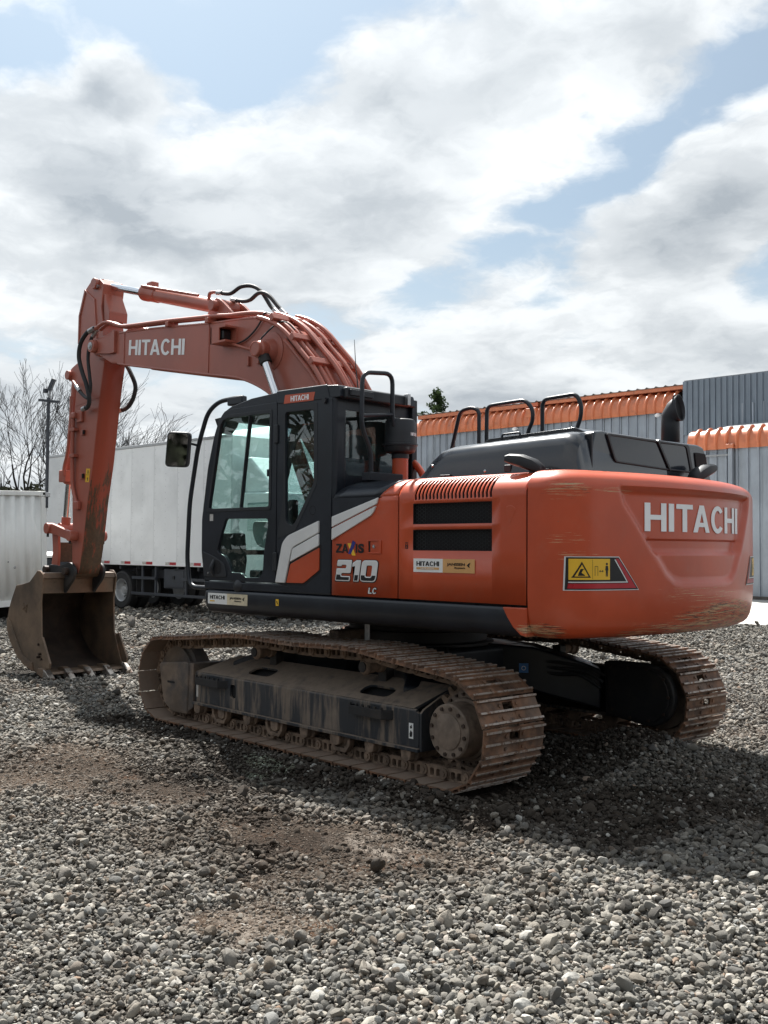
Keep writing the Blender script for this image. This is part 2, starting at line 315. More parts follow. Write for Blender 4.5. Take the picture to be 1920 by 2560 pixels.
# ------------------------------------------------------------------ mesh helpers
class MB:
    def __init__(s): s.v = []; s.f = []
    def add(s, vs, fs):
        o = len(s.v); s.v += [tuple(x) for x in vs]; s.f += [tuple(i+o for i in f) for f in fs]; return s
    def box(s, x0, x1, y0, y1, z0, z1):
        x0, x1 = sorted((x0, x1)); y0, y1 = sorted((y0, y1)); z0, z1 = sorted((z0, z1))
        return s.add([(x0, y0, z0), (x1, y0, z0), (x1, y1, z0), (x0, y1, z0), (x0, y0, z1), (x1, y0, z1), (x1, y1, z1), (x0, y1, z1)],
                     [(0, 3, 2, 1), (4, 5, 6, 7), (0, 1, 5, 4), (1, 2, 6, 5), (2, 3, 7, 6), (3, 0, 4, 7)])
    def obox(s, p0, p1, w, h, upv=(0, 0, 1)):
        p0, p1 = Vector(p0), Vector(p1); d = (p1-p0).normalized(); sd_ = d.cross(Vector(upv)).normalized(); u = sd_.cross(d)
        a = sd_*w/2; b = u*h/2
        vs = [p+q for p in (p0, p1) for q in (-a-b, a-b, a+b, -a+b)]
        return s.add(vs, [(0, 3, 2, 1), (4, 5, 6, 7), (0, 1, 5, 4), (1, 2, 6, 5), (2, 3, 7, 6), (3, 0, 4, 7)])
    def prism(s, pts, a, b, axis='y'):
        n = len(pts)
        f = {'y': lambda p, t: (p[0], t, p[1]), 'x': lambda p, t: (t, p[0], p[1]), 'z': lambda p, t: (p[0], p[1], t)}[axis]
        vs = [f(p, a) for p in pts]+[f(p, b) for p in pts]
        fs = [tuple(range(n)), tuple(range(2*n-1, n-1, -1))]+[(i, i+n, (i+1) % n+n, (i+1) % n) for i in range(n)]
        return s.add(vs, fs)
    def loft(s, loops, closed=True, caps=True):
        n = len(loops[0]); o = len(s.v)
        for l in loops: s.v += [tuple(q) for q in l]
        for k in range(len(loops)-1):
            for i in range(n if closed else n-1):
                j = (i+1) % n
                s.f.append((o+k*n+i, o+k*n+j, o+(k+1)*n+j, o+(k+1)*n+i))
        if caps:
            s.f.append(tuple(o+i for i in range(n-1, -1, -1))); s.f.append(tuple(o+(len(loops)-1)*n+i for i in range(n)))
        return s
    def tube(s, pts, r, n=8, caps=True):
        pts = [Vector(p) for p in pts]; rs = r if isinstance(r, (list, tuple)) else [r]*len(pts)
        t0 = (pts[1]-pts[0]).normalized(); a = t0.orthogonal().normalized(); loops = []
        for i, p in enumerate(pts):
            t = ((pts[i]-pts[i-1]).normalized() if i > 0 else t0) + ((pts[i+1]-pts[i]).normalized() if i < len(pts)-1 else Vector())
            if t.length < 1e-6: t = t0
            t.normalize(); a = (a-t*a.dot(t)); a.normalize(); b = t.cross(a)
            loops.append([p+(a*math.cos(2*math.pi*k/n)+b*math.sin(2*math.pi*k/n))*rs[i] for k in range(n)])
        return s.loft(loops, True, caps)
    def cyl(s, p0, p1, r, n=16, r1=None): return s.tube([p0, p1], [r, r if r1 is None else r1], n)
    def lathe(s, c, axis, prof, n=24, ring=False):
        c = Vector(c); ax = Vector(axis).normalized(); a = ax.orthogonal().normalized(); b = ax.cross(a)
        loops = [[c+ax*h+(a*math.cos(2*math.pi*k/n)+b*math.sin(2*math.pi*k/n))*max(r, 1e-4) for k in range(n)] for r, h in (prof+[prof[0]] if ring else prof)]
        return s.loft(loops, True, not ring)
    def mesh(s, name):
        me = bpy.data.meshes.new(name); me.from_pydata(s.v, [], s.f)
        bm = bmesh.new(); bm.from_mesh(me); bmesh.ops.recalc_face_normals(bm, faces=bm.faces); bm.to_mesh(me); bm.free()
        return me
    def build(s, name, m, parent=None, bevel=0.0, seg=2, smooth=35, loc=(0, 0, 0), rotz=0.0):
        return link(name, s.mesh(name), m, parent, bevel, seg, smooth, loc, rotz)
def finish(me, m, smooth=35):
    me.materials.clear(); me.materials.append(MATS[m] if isinstance(m, str) else m)
    if smooth:
        me.polygons.foreach_set('use_smooth', [True]*len(me.polygons)); me.set_sharp_from_angle(angle=R(smooth))
def link(name, me, m, parent=None, bevel=0.0, seg=2, smooth=35, loc=(0, 0, 0), rotz=0.0):
    finish(me, m, smooth if not bevel else 180)
    ob = bpy.data.objects.new(name, me); COL.objects.link(ob); ob.parent = parent
    ob.location = loc; ob.rotation_euler = (0, 0, rotz)
    if bevel:
        b = ob.modifiers.new('bevel', 'BEVEL'); b.width = bevel; b.segments = seg; b.limit_method = 'ANGLE'; b.angle_limit = R(30); b.harden_normals = True
    return ob
def thing(name, label, cat, loc=(0, 0, 0), rotz=0.0, group=None):
    o = bpy.data.objects.new(name, None); COL.objects.link(o); o.location = loc; o.rotation_euler = (0, 0, rotz)
    o.empty_display_size = 0.2; o['label'] = label; o['category'] = cat
    if group: o['group'] = group
    return o
def tag(o, label=None, cat=None, group=None, kind=None):
    if label: o['label'] = label
    if cat: o['category'] = cat
    if group: o['group'] = group
    if kind: o['kind'] = kind
    return o
def inst(src, parent, loc=(0, 0, 0), rot=None, name=None, scale=None):
    o = src.copy(); COL.objects.link(o); o.parent = parent; o.location = loc
    if rot is not None: o.rotation_euler = rot
    if scale: o.scale = scale
    return o
def rnd_poly(pts, r, n=4):
    out = []; m = len(pts)
    for i in range(m):
        p = Vector(pts[i]); a = Vector(pts[i-1]); b = Vector(pts[(i+1) % m])
        rr = r[i] if isinstance(r, (list, tuple)) else r
        da = (a-p); db = (b-p); q = min(rr, da.length*0.48, db.length*0.48)
        if q < 1e-4: out.append(tuple(p)); continue
        s = p+da.normalized()*q; e = p+db.normalized()*q
        for k in range(n+1):
            t = k/n; out.append(tuple(s*(1-t)**2+p*2*t*(1-t)+e*t*t))
    return out
def spline(pts, n=6):
    P = [Vector(p) for p in pts]; out = []
    for i in range(len(P)-1):
        p0 = P[max(i-1, 0)]; p1 = P[i]; p2 = P[i+1]; p3 = P[min(i+2, len(P)-1)]
        for k in range(n):
            t = k/n
            out.append(0.5*((2*p1)+(p2-p0)*t+(2*p0-5*p1+4*p2-p3)*t*t+(3*p1-p0-3*p2+p3)*t**3))
    out.append(P[-1]); return out
def fillet(pts, r, n=5):
    P = [Vector(p) for p in pts]; out = [P[0]]
    for i in range(1, len(P)-1):
        a = P[i-1]-P[i]; b = P[i+1]-P[i]; q = min(r, a.length*0.49, b.length*0.49)
        s = P[i]+a.normalized()*q; e = P[i]+b.normalized()*q
        for k in range(n+1):
            t = k/n; out.append(s*(1-t)**2+P[i]*2*t*(1-t)+e*t*t)
    out.append(P[-1]); return out
def plate(loops, ext, bev=0.0, grow=0.0):
    """flat 2D outline with holes -> mesh in local XY, thickness 2*ext"""
    cu = bpy.data.curves.new('tmp', 'CURVE'); cu.dimensions = '2D'; cu.fill_mode = 'BOTH'; cu.extrude = ext; cu.bevel_depth = bev; cu.bevel_resolution = 1
    if bev: cu.offset = -bev
    if grow: cu.offset = grow
    for lp in loops:
        sp = cu.splines.new('POLY'); sp.points.add(len(lp)-1)
        for q, p in zip(sp.points, lp): q.co = (p[0], p[1], 0, 1)
        sp.use_cyclic_u = True
    ob = bpy.data.objects.new('tmp', cu); me = bpy.data.meshes.new_from_object(ob)
    bpy.data.objects.remove(ob); bpy.data.curves.remove(cu); return me
def frame_xform(me, o, U, V, Nn):
    M = Matrix(((U[0], V[0], Nn[0], o[0]), (U[1], V[1], Nn[1], o[1]), (U[2], V[2], Nn[2], o[2]), (0, 0, 0, 1)))
    me.transform(M); 
    if M.to_3x3().determinant() < 0: me.flip_normals()
    return me
def plate_y(loops, y, ext, bev=0.0):      # loops in (x, z); outside faces +y
    return frame_xform(plate(loops, ext, bev), (0, y, 0), (1, 0, 0), (0, 0, 1), (0, 1, 0))
def plate_x(loops, x, ext, bev=0.0):      # loops in (y, z)
    return frame_xform(plate(loops, ext, bev), (x, 0, 0), (0, 1, 0), (0, 0, 1), (1, 0, 0))
# lettering: bold outlines in a unit-high cell
def arc(cx, cy, rx, ry, a0, a1, n=14):
    return [(cx+rx*math.cos(R(a0+(a1-a0)*k/n)), cy+ry*math.sin(R(a0+(a1-a0)*k/n))) for k in range(n+1)]
def glyph(ch):
    t = 0.20
    if ch == 'H': return 0.80, [[(0, 0), (t, 0), (t, .41), (.6, .41), (.6, 0), (.8, 0), (.8, 1), (.6, 1), (.6, .58), (t, .58), (t, 1), (0, 1)]]
    if ch == 'I': return 0.21, [[(0, 0), (.21, 0), (.21, 1), (0, 1)]]
    if ch == 'T': return 0.74, [[(.27, 0), (.47, 0), (.47, .83), (.74, .83), (.74, 1), (0, 1), (0, .83), (.27, .83)]]
    if ch == 'A': return 0.86, [[(0, 0), (.21, 0), (.275, .2), (.585, .2), (.65, 0), (.86, 0), (.54, 1), (.32, 1)], [(.325, .36), (.43, .72), (.535, .36)]]
    if ch == 'C':
        o = arc(.41, .5, .41, .52, 38, 322, 26); i = arc(.41, .5, .21, .345, 318, 42, 24); return 0.80, [o+i]
    if ch == 'Z': return 0.78, [[(0, 0), (.78, 0), (.78, .2), (.30, .2), (.78, .82), (.78, 1), (.04, 1), (.04, .8), (.47, .8), (0, .18)]]
    if ch == 'L': return 0.66, [[(0, 0), (.66, 0), (.66, .2), (.22, .2), (.22, 1), (0, 1)]]
    if ch == '1': return 0.52, [rnd_poly([(.18, 0), (.50, 0), (.50, 1), (.24, 1), (0, .86), (0, .68), (.18, .72)], .02, 1)]
    if ch == '2': return 0.92, [rnd_poly([(0, 0), (.92, 0), (.92, .24), (.34, .24), (.34, .38), (.92, .38), (.92, 1), (0, 1), (0, .70), (.30, .70), (.30, .77), (.60, .77), (.60, .60), (0, .60)], .06, 2)]
    if ch == '0': return 0.98, [rnd_poly([(0, 0), (.98, 0), (.98, 1), (0, 1)], .22, 4), rnd_poly([(.32, .24), (.66, .24), (.66, .76), (.32, .76)], .07, 2)]
def lettering(txt, gap=0.085):
    x = 0; out = []; prev = ''
    for ch in txt:
        if prev+ch == 'TA': x -= 0.07
        prev = ch
        if ch == ' ': x += 0.35; continue
        wd, lp = glyph(ch); out += [[(a+x, b) for a, b in l] for l in lp]; x += wd+gap
    return x-gap, out
def text_mesh(txt, ext=0.02, bold=0.0, shear=0.0):
    cu = bpy.data.curves.new('tmp', 'FONT'); cu.body = txt; cu.size = 1.0; cu.extrude = ext; cu.offset = bold; cu.shear = shear
    ob = bpy.data.objects.new('tmp', cu); me = bpy.data.meshes.new_from_object(ob)
    bpy.data.objects.remove(ob); bpy.data.curves.remove(cu)
    co = np.array([v.co for v in me.vertices]); mn, mx = co.min(0), co.max(0)
    for v in me.vertices: v.co.x = (v.co.x-mn[0])/(mx[0]-mn[0]); v.co.y = (v.co.y-mn[1])/(mx[1]-mn[1])
    return me
def place(me, o, U, V):                    # unit mesh (x, y in 0..1) spanned by U and V, standing off along U x V
    Nn = Vector(U).cross(Vector(V)).normalized()
    return frame_xform(me, o, U, V, tuple(Nn*0.05))
def letters_on(txt, o, U, V, ext=0.04):
    wd, lp = lettering(txt); me = plate(lp, ext)
    U = Vector(U)/wd; return place(me, o, U, V)

# ================================================================== EXCAVATOR
UROT = -0.0555
EX = thing('excavator', 'large orange and black crawler excavator standing on the gravel with its bucket lowered', 'excavator')
def low(mb, name, m, parent=None, **k): return mb.build(name, m, parent or EX, rotz=UROT if parent is None else 0.0, **k)

# ---- track chain
def track_path():
    Rp = 0.38; P = []
    for k in range(41): P.append((1.93-3.75*k/40, 0.05))
    for k in range(1, 31): a = R(-90-176*k/30); P.append((-1.82+Rp*math.cos(a), 0.43+Rp*math.sin(a)))
    top = spline([(-1.55, 0.838, 0), (-1.2, 0.872, 0), (-0.80, 0.909, 0), (-0.1, 0.893, 0), (0.62, 0.907, 0), (1.0, 0.878, 0), (1.45, 0.838, 0), (1.75, 0.812, 0)], 6)
    P += [(q[0], q[1]) for q in top]
    for k in range(1, 30): a = R(83-173*k/30); P.append((1.93+Rp*math.cos(a), 0.43+Rp*math.sin(a)))
    return np.array(P)
TP = track_path(); seg = np.linalg.norm(np.roll(TP, -1, 0)-TP, axis=1); cum = np.concatenate([[0], np.cumsum(seg)])
NSH = 49; PITCHL = cum[-1]/NSH
def tp(s):
    s = s % cum[-1]; i = int(np.searchsorted(cum, s, 'right')-1); t = (s-cum[i])/seg[i]
    return TP[i]*(1-t)+TP[(i+1) % len(TP)]*t
def shoe_mesh():
    m = MB(); hl = PITCHL/2-0.009
    prof = [(-hl, 0.006), (-hl-0.004, -0.002), (-hl, -0.008), (hl-0.012, -0.008), (hl+0.004, -0.012), (hl+0.006, -0.006), (hl-0.006, 0.006)]
    def grs(p): return p
    for y0, y1 in ((-0.30, -0.052), (0.052, 0.30)): m.prism(prof, y0, y1)
    m.box(-hl, 0.008, -0.052, 0.052, -0.0075, 0.0035); m.box(0.062, hl, -0.052, 0.052, -0.0075, 0.0035)
    for gx in (-hl+0.014, 0.0, hl-0.012):
        m.prism([(gx-0.011, 0.003), (gx+0.011, 0.003), (gx+0.007, 0.027), (gx-0.007, 0.027)], -0.297, 0.297)
    for by in (-0.085, 0.085):
        for bx in (-0.045, 0.04): m.cyl((bx, by, 0.0), (bx, by, 0.016), 0.014, 6)
    return m.mesh('track_shoe')
SHOE = shoe_mesh()
def link_mesh():
    m = MB()
    for sy in (-1, 1):
        out = rnd_poly([(-0.125, -0.075), (-0.075, -0.10), (0.10, -0.10), (0.128, -0.075), (0.128, -0.035), (0.085, -0.009), (-0.085, -0.009), (-0.125, -0.03)], 0.025, 3)
        holes = [rnd_poly([(-0.062, -0.075), (-0.022, -0.075), (-0.022, -0.022), (-0.062, -0.022)], 0.012, 2), rnd_poly([(0.0, -0.075), (0.04, -0.075), (0.04, -0.022), (0.0, -0.022)], 0.012, 2)]
        me = plate_y([out]+holes, sy*0.085, 0.016)
        m.add([v.co for v in me.vertices], [tuple(p.vertices) for p in me.polygons])
        m.cyl((0.085, sy*0.06, -0.055), (0.085, sy*0.118, -0.055), 0.036, 12); m.cyl((0.085, sy*0.118, -0.055), (0.085, sy*0.126, -0.055), 0.017, 10)
    m.cyl((0.085, -0.06, -0.055), (0.085, 0.06, -0.055), 0.028, 10)
    return m.mesh('track_link')
LINK = link_mesh()
finish(SHOE, 'track_rust', 35); finish(LINK, 'track_mud', 35)
RZ = Matrix.Rotation(UROT, 4, 'Z')
for side in (1, -1):
    for k in range(NSH):
        s0 = (k+0.35)*PITCHL; c = (tp(s0-PITCHL/2)+tp(s0+PITCHL/2))/2; mid = tp(s0); t = tp(s0+PITCHL/2)-tp(s0-PITCHL/2); t /= np.linalg.norm(t)
        c = c*0.5+mid*0.5; n = (-t[1], t[0])
        j = random.uniform(-0.006, 0.006)
        M = Matrix(((t[0], 0, n[0], c[0]), (0, 1, 0, side*1.195+j), (t[1], 0, n[1], c[1]), (0, 0, 0, 1)))
        o = bpy.data.objects.new('track_shoe', SHOE); COL.objects.link(o); o.parent = EX; o.matrix_basis = RZ @ M
        l = bpy.data.objects.new('track_link', LINK); COL.objects.link(l); l.parent = o

# ---- side frames, rollers, drive
for sd_ in (1, -1):
    Y = lambda y: sd_*y
    near = sd_ == 1
    ov = rnd_poly([(0.93, 0.345), (0.84, 0.345), (0.84, 0.465), (0.93, 0.465)], 0.04, 4)
    outer = plate_y([rnd_poly([(1.50, 0.255), (-1.46, 0.255), (-1.46, 0.505), (-1.40, 0.515), (1.50, 0.515)], 0.02, 2), ov], Y(1.350), 0.010, 0.003)
    sf = link('side_frame', outer, 'frame_muddy', EX, rotz=UROT)
    vlen = math.hypot(0.32, 0.145)
    tl = [[(1.50, 0), (-1.40, 0), (-1.50, vlen), (1.25, vlen)],
          rnd_poly([(0.80, vlen*0.25), (0.47, vlen*0.25), (0.47, vlen*0.62), (0.80, vlen*0.62)], 0.06, 4),
          rnd_poly([(-0.70, vlen*0.22), (-1.04, vlen*0.22), (-1.04, vlen*0.60), (-0.70, vlen*0.60)], 0.06, 4)]
    V_ = (0, Y(-0.32/vlen), 0.145/vlen); N_ = (0, Y(0.145/vlen), 0.32/vlen)
    tm = frame_xform(plate(tl, 0.009, 0.003), (0, Y(1.352), 0.520), (1, 0, 0), V_, N_)
    link('frame_top', tm, 'frame_muddy', sf)
    m = MB(); m.tube([(1.50, Y(1.348), 0.513), (-1.43, Y(1.348), 0.513)], 0.0145, 10); m.build('frame_edge', 'frame_muddy', sf)
    m = MB(); m.box(1.52, -1.47, Y(1.02), Y(1.385), 0.228, 0.254); m.build('frame_flange', 'frame_muddy', sf, bevel=0.004)
    m = MB(); m.prism([(Y(1.335), 0.26), (Y(1.335), 0.48), (Y(1.02), 0.63), (Y(1.02), 0.26)], 1.46, -1.42, 'x'); m.build('frame_core', 'void_black', sf)
    m = MB(); m.prism([(Y(1.362), 0.232), (Y(1.362), 0.50), (Y(1.33), 0.53), (Y(1.03), 0.665), (Y(1.0), 0.665), (Y(1.0), 0.232)], -1.462, -1.485, 'x'); m.build('frame_end_plate', 'frame_muddy', sf, bevel=0.006)
    m = MB(); m.box(-1.48, -1.66, Y(1.02), Y(1.09), 0.22, 0.70); m.build('motor_bracket', 'dark_steel', sf, bevel=0.01)
    for x0 in (1.20, -0.96):      # toothed climbing steps
        a, b = x0+0.235, x0-0.235
        m = MB(); loop = [(a, 1.36), (a-0.05, 1.44), (b+0.05, 1.44), (b, 1.36), (b+0.03, 1.36), (b+0.06, 1.42), (a-0.06, 1.42), (a-0.03, 1.36)]
        m.prism([(p[0], Y(p[1])) for p in loop], 0.425, 0.492, 'z')
        for q in range(6): xx = a-0.06-q*(a-b-0.12)/5; m.box(xx-0.011, xx+0.011, Y(1.422), Y(1.438), 0.49, 0.512)
        m.build('climbing_step', 'dark_steel', sf, bevel=0.003)
    # idler, guard
    m = MB(); m.lathe((1.93, Y(1.09), 0.43), (0, sd_, 0), [(0.05, 0), (0.29, 0), (0.29, 0.03), (0.33, 0.04), (0.33, 0.17), (0.29, 0.18), (0.29, 0.21), (0.05, 0.21)], 32)
    m.build('idler_wheel', 'rust_plate', EX, rotz=UROT)
    m = MB(); m.prism(rnd_poly([(2.10, 0.565), (1.56, 0.612), (1.585, 0.122), (1.86, 0.118), (2.01, 0.20)], [0.05, 0.05, 0.02, 0.03, 0.05], 4), Y(1.33), Y(1.40))
    g = m.build('idler_guard', 'rust_plate', EX, bevel=0.02, seg=3, rotz=UROT)
    m = MB(); m.prism(rnd_poly([(1.93, 0.388), (1.80, 0.388), (1.80, 0.408), (1.93, 0.408)], 0.009, 2), Y(1.398), Y(1.4025)); m.build('slot', 'void_black', g)
    m = MB(); m.prism([(1.60, 0.60), (1.50, 0.60), (1.50, 0.20), (1.60, 0.14)], Y(1.04), Y(1.385)); m.build('guard_web', 'rust_plate', g, bevel=0.01)
    # carrier rollers
    for cx in (0.65, -0.78):
        m = MB(); m.lathe((cx, Y(1.10), 0.765), (0, sd_, 0), [(0.03, 0), (0.052, 0), (0.052, 0.05), (0.042, 0.055), (0.042, 0.10), (0.052, 0.105), (0.052, 0.16), (0.064, 0.165), (0.064, 0.185), (0.05, 0.20), (0.02, 0.205)], 20)
        c_ = m.build('carrier_roller', 'track_mud', EX, rotz=UROT)
        m = MB(); m.box(cx-0.05, cx+0.045, Y(1.02), Y(1.11), 0.62, 0.80); m.build('bracket', 'dark_steel', c_, bevel=0.01)
        m = MB(); m.cyl((cx, Y(1.30), 0.765), (cx, Y(1.312), 0.765), 0.040, 14); m.build('cap', 'dark_steel', c_)
    # lower rollers and chain guards
    for q in range(8):
        cx = 1.45-q*0.398
        m = MB(); m.lathe((cx, Y(1.07), 0.222), (0, sd_, 0), [(0.03, 0), (0.085, 0), (0.085, 0.02), (0.068, 0.03), (0.068, 0.22), (0.085, 0.23), (0.085, 0.25), (0.05, 0.262), (0.02, 0.265)], 18)
        c_ = m.build('track_roller', 'track_mud', EX, rotz=UROT)
        m = MB(); m.prism([(cx-0.055, 0.232), (cx-0.045, 0.165), (cx-0.02, 0.15), (cx+0.02, 0.15), (cx+0.045, 0.165), (cx+0.055, 0.232)], Y(1.315), Y(1.375)); m.build('shaft_block', 'track_mud', c_, bevel=0.006)
    for cx in (1.10, 0.28, -0.58):
        m = MB(); m.prism([(cx-0.13, 0.245), (cx-0.115, 0.16), (cx-0.07, 0.105), (cx+0.07, 0.105), (cx+0.115, 0.16), (cx+0.13, 0.245), (cx+0.10, 0.245), (cx+0.085, 0.17), (cx+0.05, 0.135), (cx-0.05, 0.135), (cx-0.085, 0.17), (cx-0.10, 0.245)], Y(1.31), Y(1.36))
        m.prism([(cx-0.10, 0.24), (cx-0.09, 0.16), (cx-0.05, 0.125), (cx+0.05, 0.125), (cx+0.09, 0.16), (cx+0.10, 0.24)], Y(1.30), Y(1.318))
        m.build('track_guide', 'track_mud', EX, bevel=0.004, rotz=UROT)
    # sprocket and final drive
    m = MB(); pts = []
    for q in range(21):
        a = 2*math.pi*q/21
        for da, rr in ((-0.09, 0.285), (-0.045, 0.335), (0.045, 0.335), (0.09, 0.285)): pts.append((-1.82+rr*math.cos(a+da), 0.43+rr*math.sin(a+da)))
    m.prism(pts, Y(1.165), Y(1.215)); spk = m.build('sprocket', 'track_mud', EX, rotz=UROT)
    m = MB(); m.lathe((-1.82, Y(1.10), 0.43), (0, sd_, 0), [(0.22, 0), (0.26, 0.01), (0.26, 0.13), (0.24, 0.145), (0.215, 0.15), (0.21, 0.17), (0.192, 0.18), (0.187, 0.325), (0.178, 0.335), (0.02, 0.337)], 40); fd = m.build('final_drive', 'hub_grey', spk)
    m = MB()
    for q in range(12):
        a = 2*math.pi*(q+0.3)/12; px_, pz_ = -1.82+0.156*math.cos(a), 0.43+0.156*math.sin(a); m.cyl((px_, Y(1.434), pz_), (px_, Y(1.447), pz_), 0.0145, 6)
    for q in range(22):
        a = 2*math.pi*q/22; px_, pz_ = -1.82+0.236*math.cos(a), 0.43+0.236*math.sin(a); m.cyl((px_, Y(1.24), pz_), (px_, Y(1.262), pz_), 0.011, 6)
    m.build('hub_bolts', 'bolt_dark', spk)
    m = MB(); m.lathe((-1.82, Y(1.4368), 0.43), (0, sd_, 0), [(0.0, 0), (0.122, 0), (0.122, 0.0045), (0.118, 0.006), (0.0, 0.006)], 32); m.build('hub_cover', 'hub_grey', spk)
    # inner motor cover
    ic = [(-1.42, 0.72), (-1.55, 0.735), (-1.85, 0.735)]+arc(-1.85, 0.475, 0.26, 0.26, 85, -80, 14)[:0]+arc(-1.86, 0.475, 0.25, 0.255, 95, 275, 16)+[(-1.44, 0.27)]
    m = MB(); m.prism(ic, Y(0.86), Y(0.93)); mc = m.build('motor_cover', 'dark_steel', EX, bevel=0.02, seg=3, rotz=UROT)
    ic2 = [(-1.47, 0.69), (-1.85, 0.70)]+arc(-1.85, 0.475, 0.215, 0.22, 95, 270, 14)+[(-1.49, 0.31)]
    m = MB(); m.prism(ic2, Y(0.846), Y(0.862)); m.build('cover_plate', 'dark_steel', mc, bevel=0.006)
    m = MB()
    for (bx, bz) in [(-1.50, 0.68), (-1.68, 0.688), (-1.86, 0.69), (-2.02, 0.62), (-2.065, 0.48), (-2.02, 0.34), (-1.88, 0.272), (-1.70, 0.275), (-1.52, 0.325)]: m.cyl((bx, Y(0.848), bz), (bx, Y(0.836), bz), 0.014, 6)
    m.build('cover_bolts', 'bolt_dark', mc)
    for q in range(3): MB().tube(spline([(-1.46, Y(0.83-0.03*q), 0.60-0.05*q), (-1.30, Y(0.78-0.04*q), 0.66-0.03*q), (-1.05, Y(0.62), 0.70-0.05*q), (-0.7, Y(0.45), 0.72)], 5), 0.016, 8).build('motor_hose', 'rubber', mc)
# stickers on the near side frame
m = MB(); m.box(-1.36, -1.405, 1.3635, 1.3655, 0.315, 0.425); s_ = m.build('label_sticker', 'sticker_white', EX, rotz=UROT)
m = MB(); m.add([(-1.37, 1.3665, 0.325), (-1.395, 1.3665, 0.33), (-1.398, 1.3665, 0.36), (-1.38, 1.3665, 0.375), (-1.368, 1.3665, 0.35)], [(0, 1, 2, 3, 4)]); m.add([(-1.375, 1.3665, 0.385), (-1.395, 1.3665, 0.39), (-1.39, 1.3665, 0.415), (-1.372, 1.3665, 0.40)], [(0, 1, 2, 3)]); m.build('smudge', 'dark_steel', s_)
m = MB(); m.box(1.475, 1.445, 1.3635, 1.3655, 0.30, 0.41); m.build('label_sticker', 'sticker_grey', EX, rotz=UROT)

# ---- car body between the tracks
m = MB(); m.box(-0.75, 0.75, -0.62, 0.62, 0.44, 0.84); cb_ = m.build('car_body', 'black_paint', EX, bevel=0.05, seg=3, rotz=UROT)
for sx in (1, -1):
    for sy in (1, -1):
        m = MB()
        loops = []
        for (x, y, hw, z0, z1) in ((0.35, 0.35, 0.30, 0.46, 0.865), (0.80, 0.70, 0.22, 0.44, 0.82), (1.15, 0.93, 0.20, 0.34, 0.70), (1.25, 1.05, 0.20, 0.30, 0.64)):
            dx, dy = -0.58*sy*sx, 0.81
            a = Vector((sx*x, sy*y, 0)); d = Vector((0.62, -0.78*sx*sy, 0))*hw*sx
            loops.append([a-d+Vector((0, 0, z0)), a+d+Vector((0, 0, z0)), a+d+Vector((0, 0, z1)), a-d+Vector((0, 0, z1))])
        m.loft(loops); m.build('frame_leg', 'black_paint', EX, bevel=0.02, rotz=UROT)
m = MB(); m.lathe((0, 0, 0.83), (0, 0, 1), [(0.70, 0), (0.70, 0.03), (0.64, 0.04), (0.64, 0.13), (0.60, 0.135), (0.60, 0.24), (0.2, 0.24)], 48); m.build('slewing_ring', 'dark_steel', EX)
m = MB(); o_ = Vector((-0.845, -0.432, 0.60)); u_ = Vector((-0.70, -0.72, 0)).normalized()*0.082; n_ = Vector((-0.72, 0.70, 0)).normalized()*0.008
m.add([o_+n_, o_+n_+u_, o_+n_+u_+Vector((0, 0, 0.082)), o_+n_+Vector((0, 0, 0.082))], [(0, 1, 2, 3)]); bs = m.build('label_sticker', 'blue', EX, rotz=UROT)
c_ = o_+n_*1.2+u_*0.5+Vector((0, 0, 0.04)); m = MB(); ring = [c_+u_.normalized()*0.02*math.cos(R(a))+Vector((0, 0, 0.02*math.sin(R(a)))) for a in range(0, 360, 30)]; ring2 = [c_+(q-c_)*0.7 for q in ring]; m.add(ring+ring2, [(k, (k+1) % 12, 12+(k+1) % 12, 12+k) for k in range(12)]); m.build('pictogram', 'sticker_white', bs)
m = MB(); m.cyl((-0.35, 0.95, 0.86), (-0.35, 0.95, 1.06), 0.022, 10); m.build('drain_pipe', 'zinc', EX)
m = MB(); m.box(0.0, 0.12, 0.62, 0.95, 0.86, 0.98); m.build('stop_block', 'track_mud', EX, bevel=0.015)

# ---- upper frame and skirt
m = MB(); m.box(-2.2, 1.25, -1.30, 1.10, 1.075, 1.30); m.build('upper_frame', 'dark_steel', EX, bevel=0.02)
def skirt(sgn):
    sec = [(1.09, 1.288), (1.335, 1.288), (1.352, 1.280), (1.357, 1.262), (1.357, 1.19), (1.345, 1.135), (1.315, 1.10), (1.26, 1.082), (1.09, 1.078)]
    m = MB(); loops = []
    for x, dz, ins in ((1.362, 0.05, 0.06), (1.35, 0.02, 0.02), (1.31, 0.0, 0.0), (0.9, 0, 0), (0, 0, 0), (-1, 0, 0), (-2.2, 0, 0)):
        loops.append([(x, sgn*(y-ins if y > 1.2 else y), (z if z > 1.2 else z+dz*(1.288-z)/0.2)-(dz*0.3 if z > 1.2 else 0)) for y, z in sec])
    m.loft(loops); return m.build('skirt_rail', 'black_paint', EX, smooth=50)
sk = skirt(1); skirt(-1)
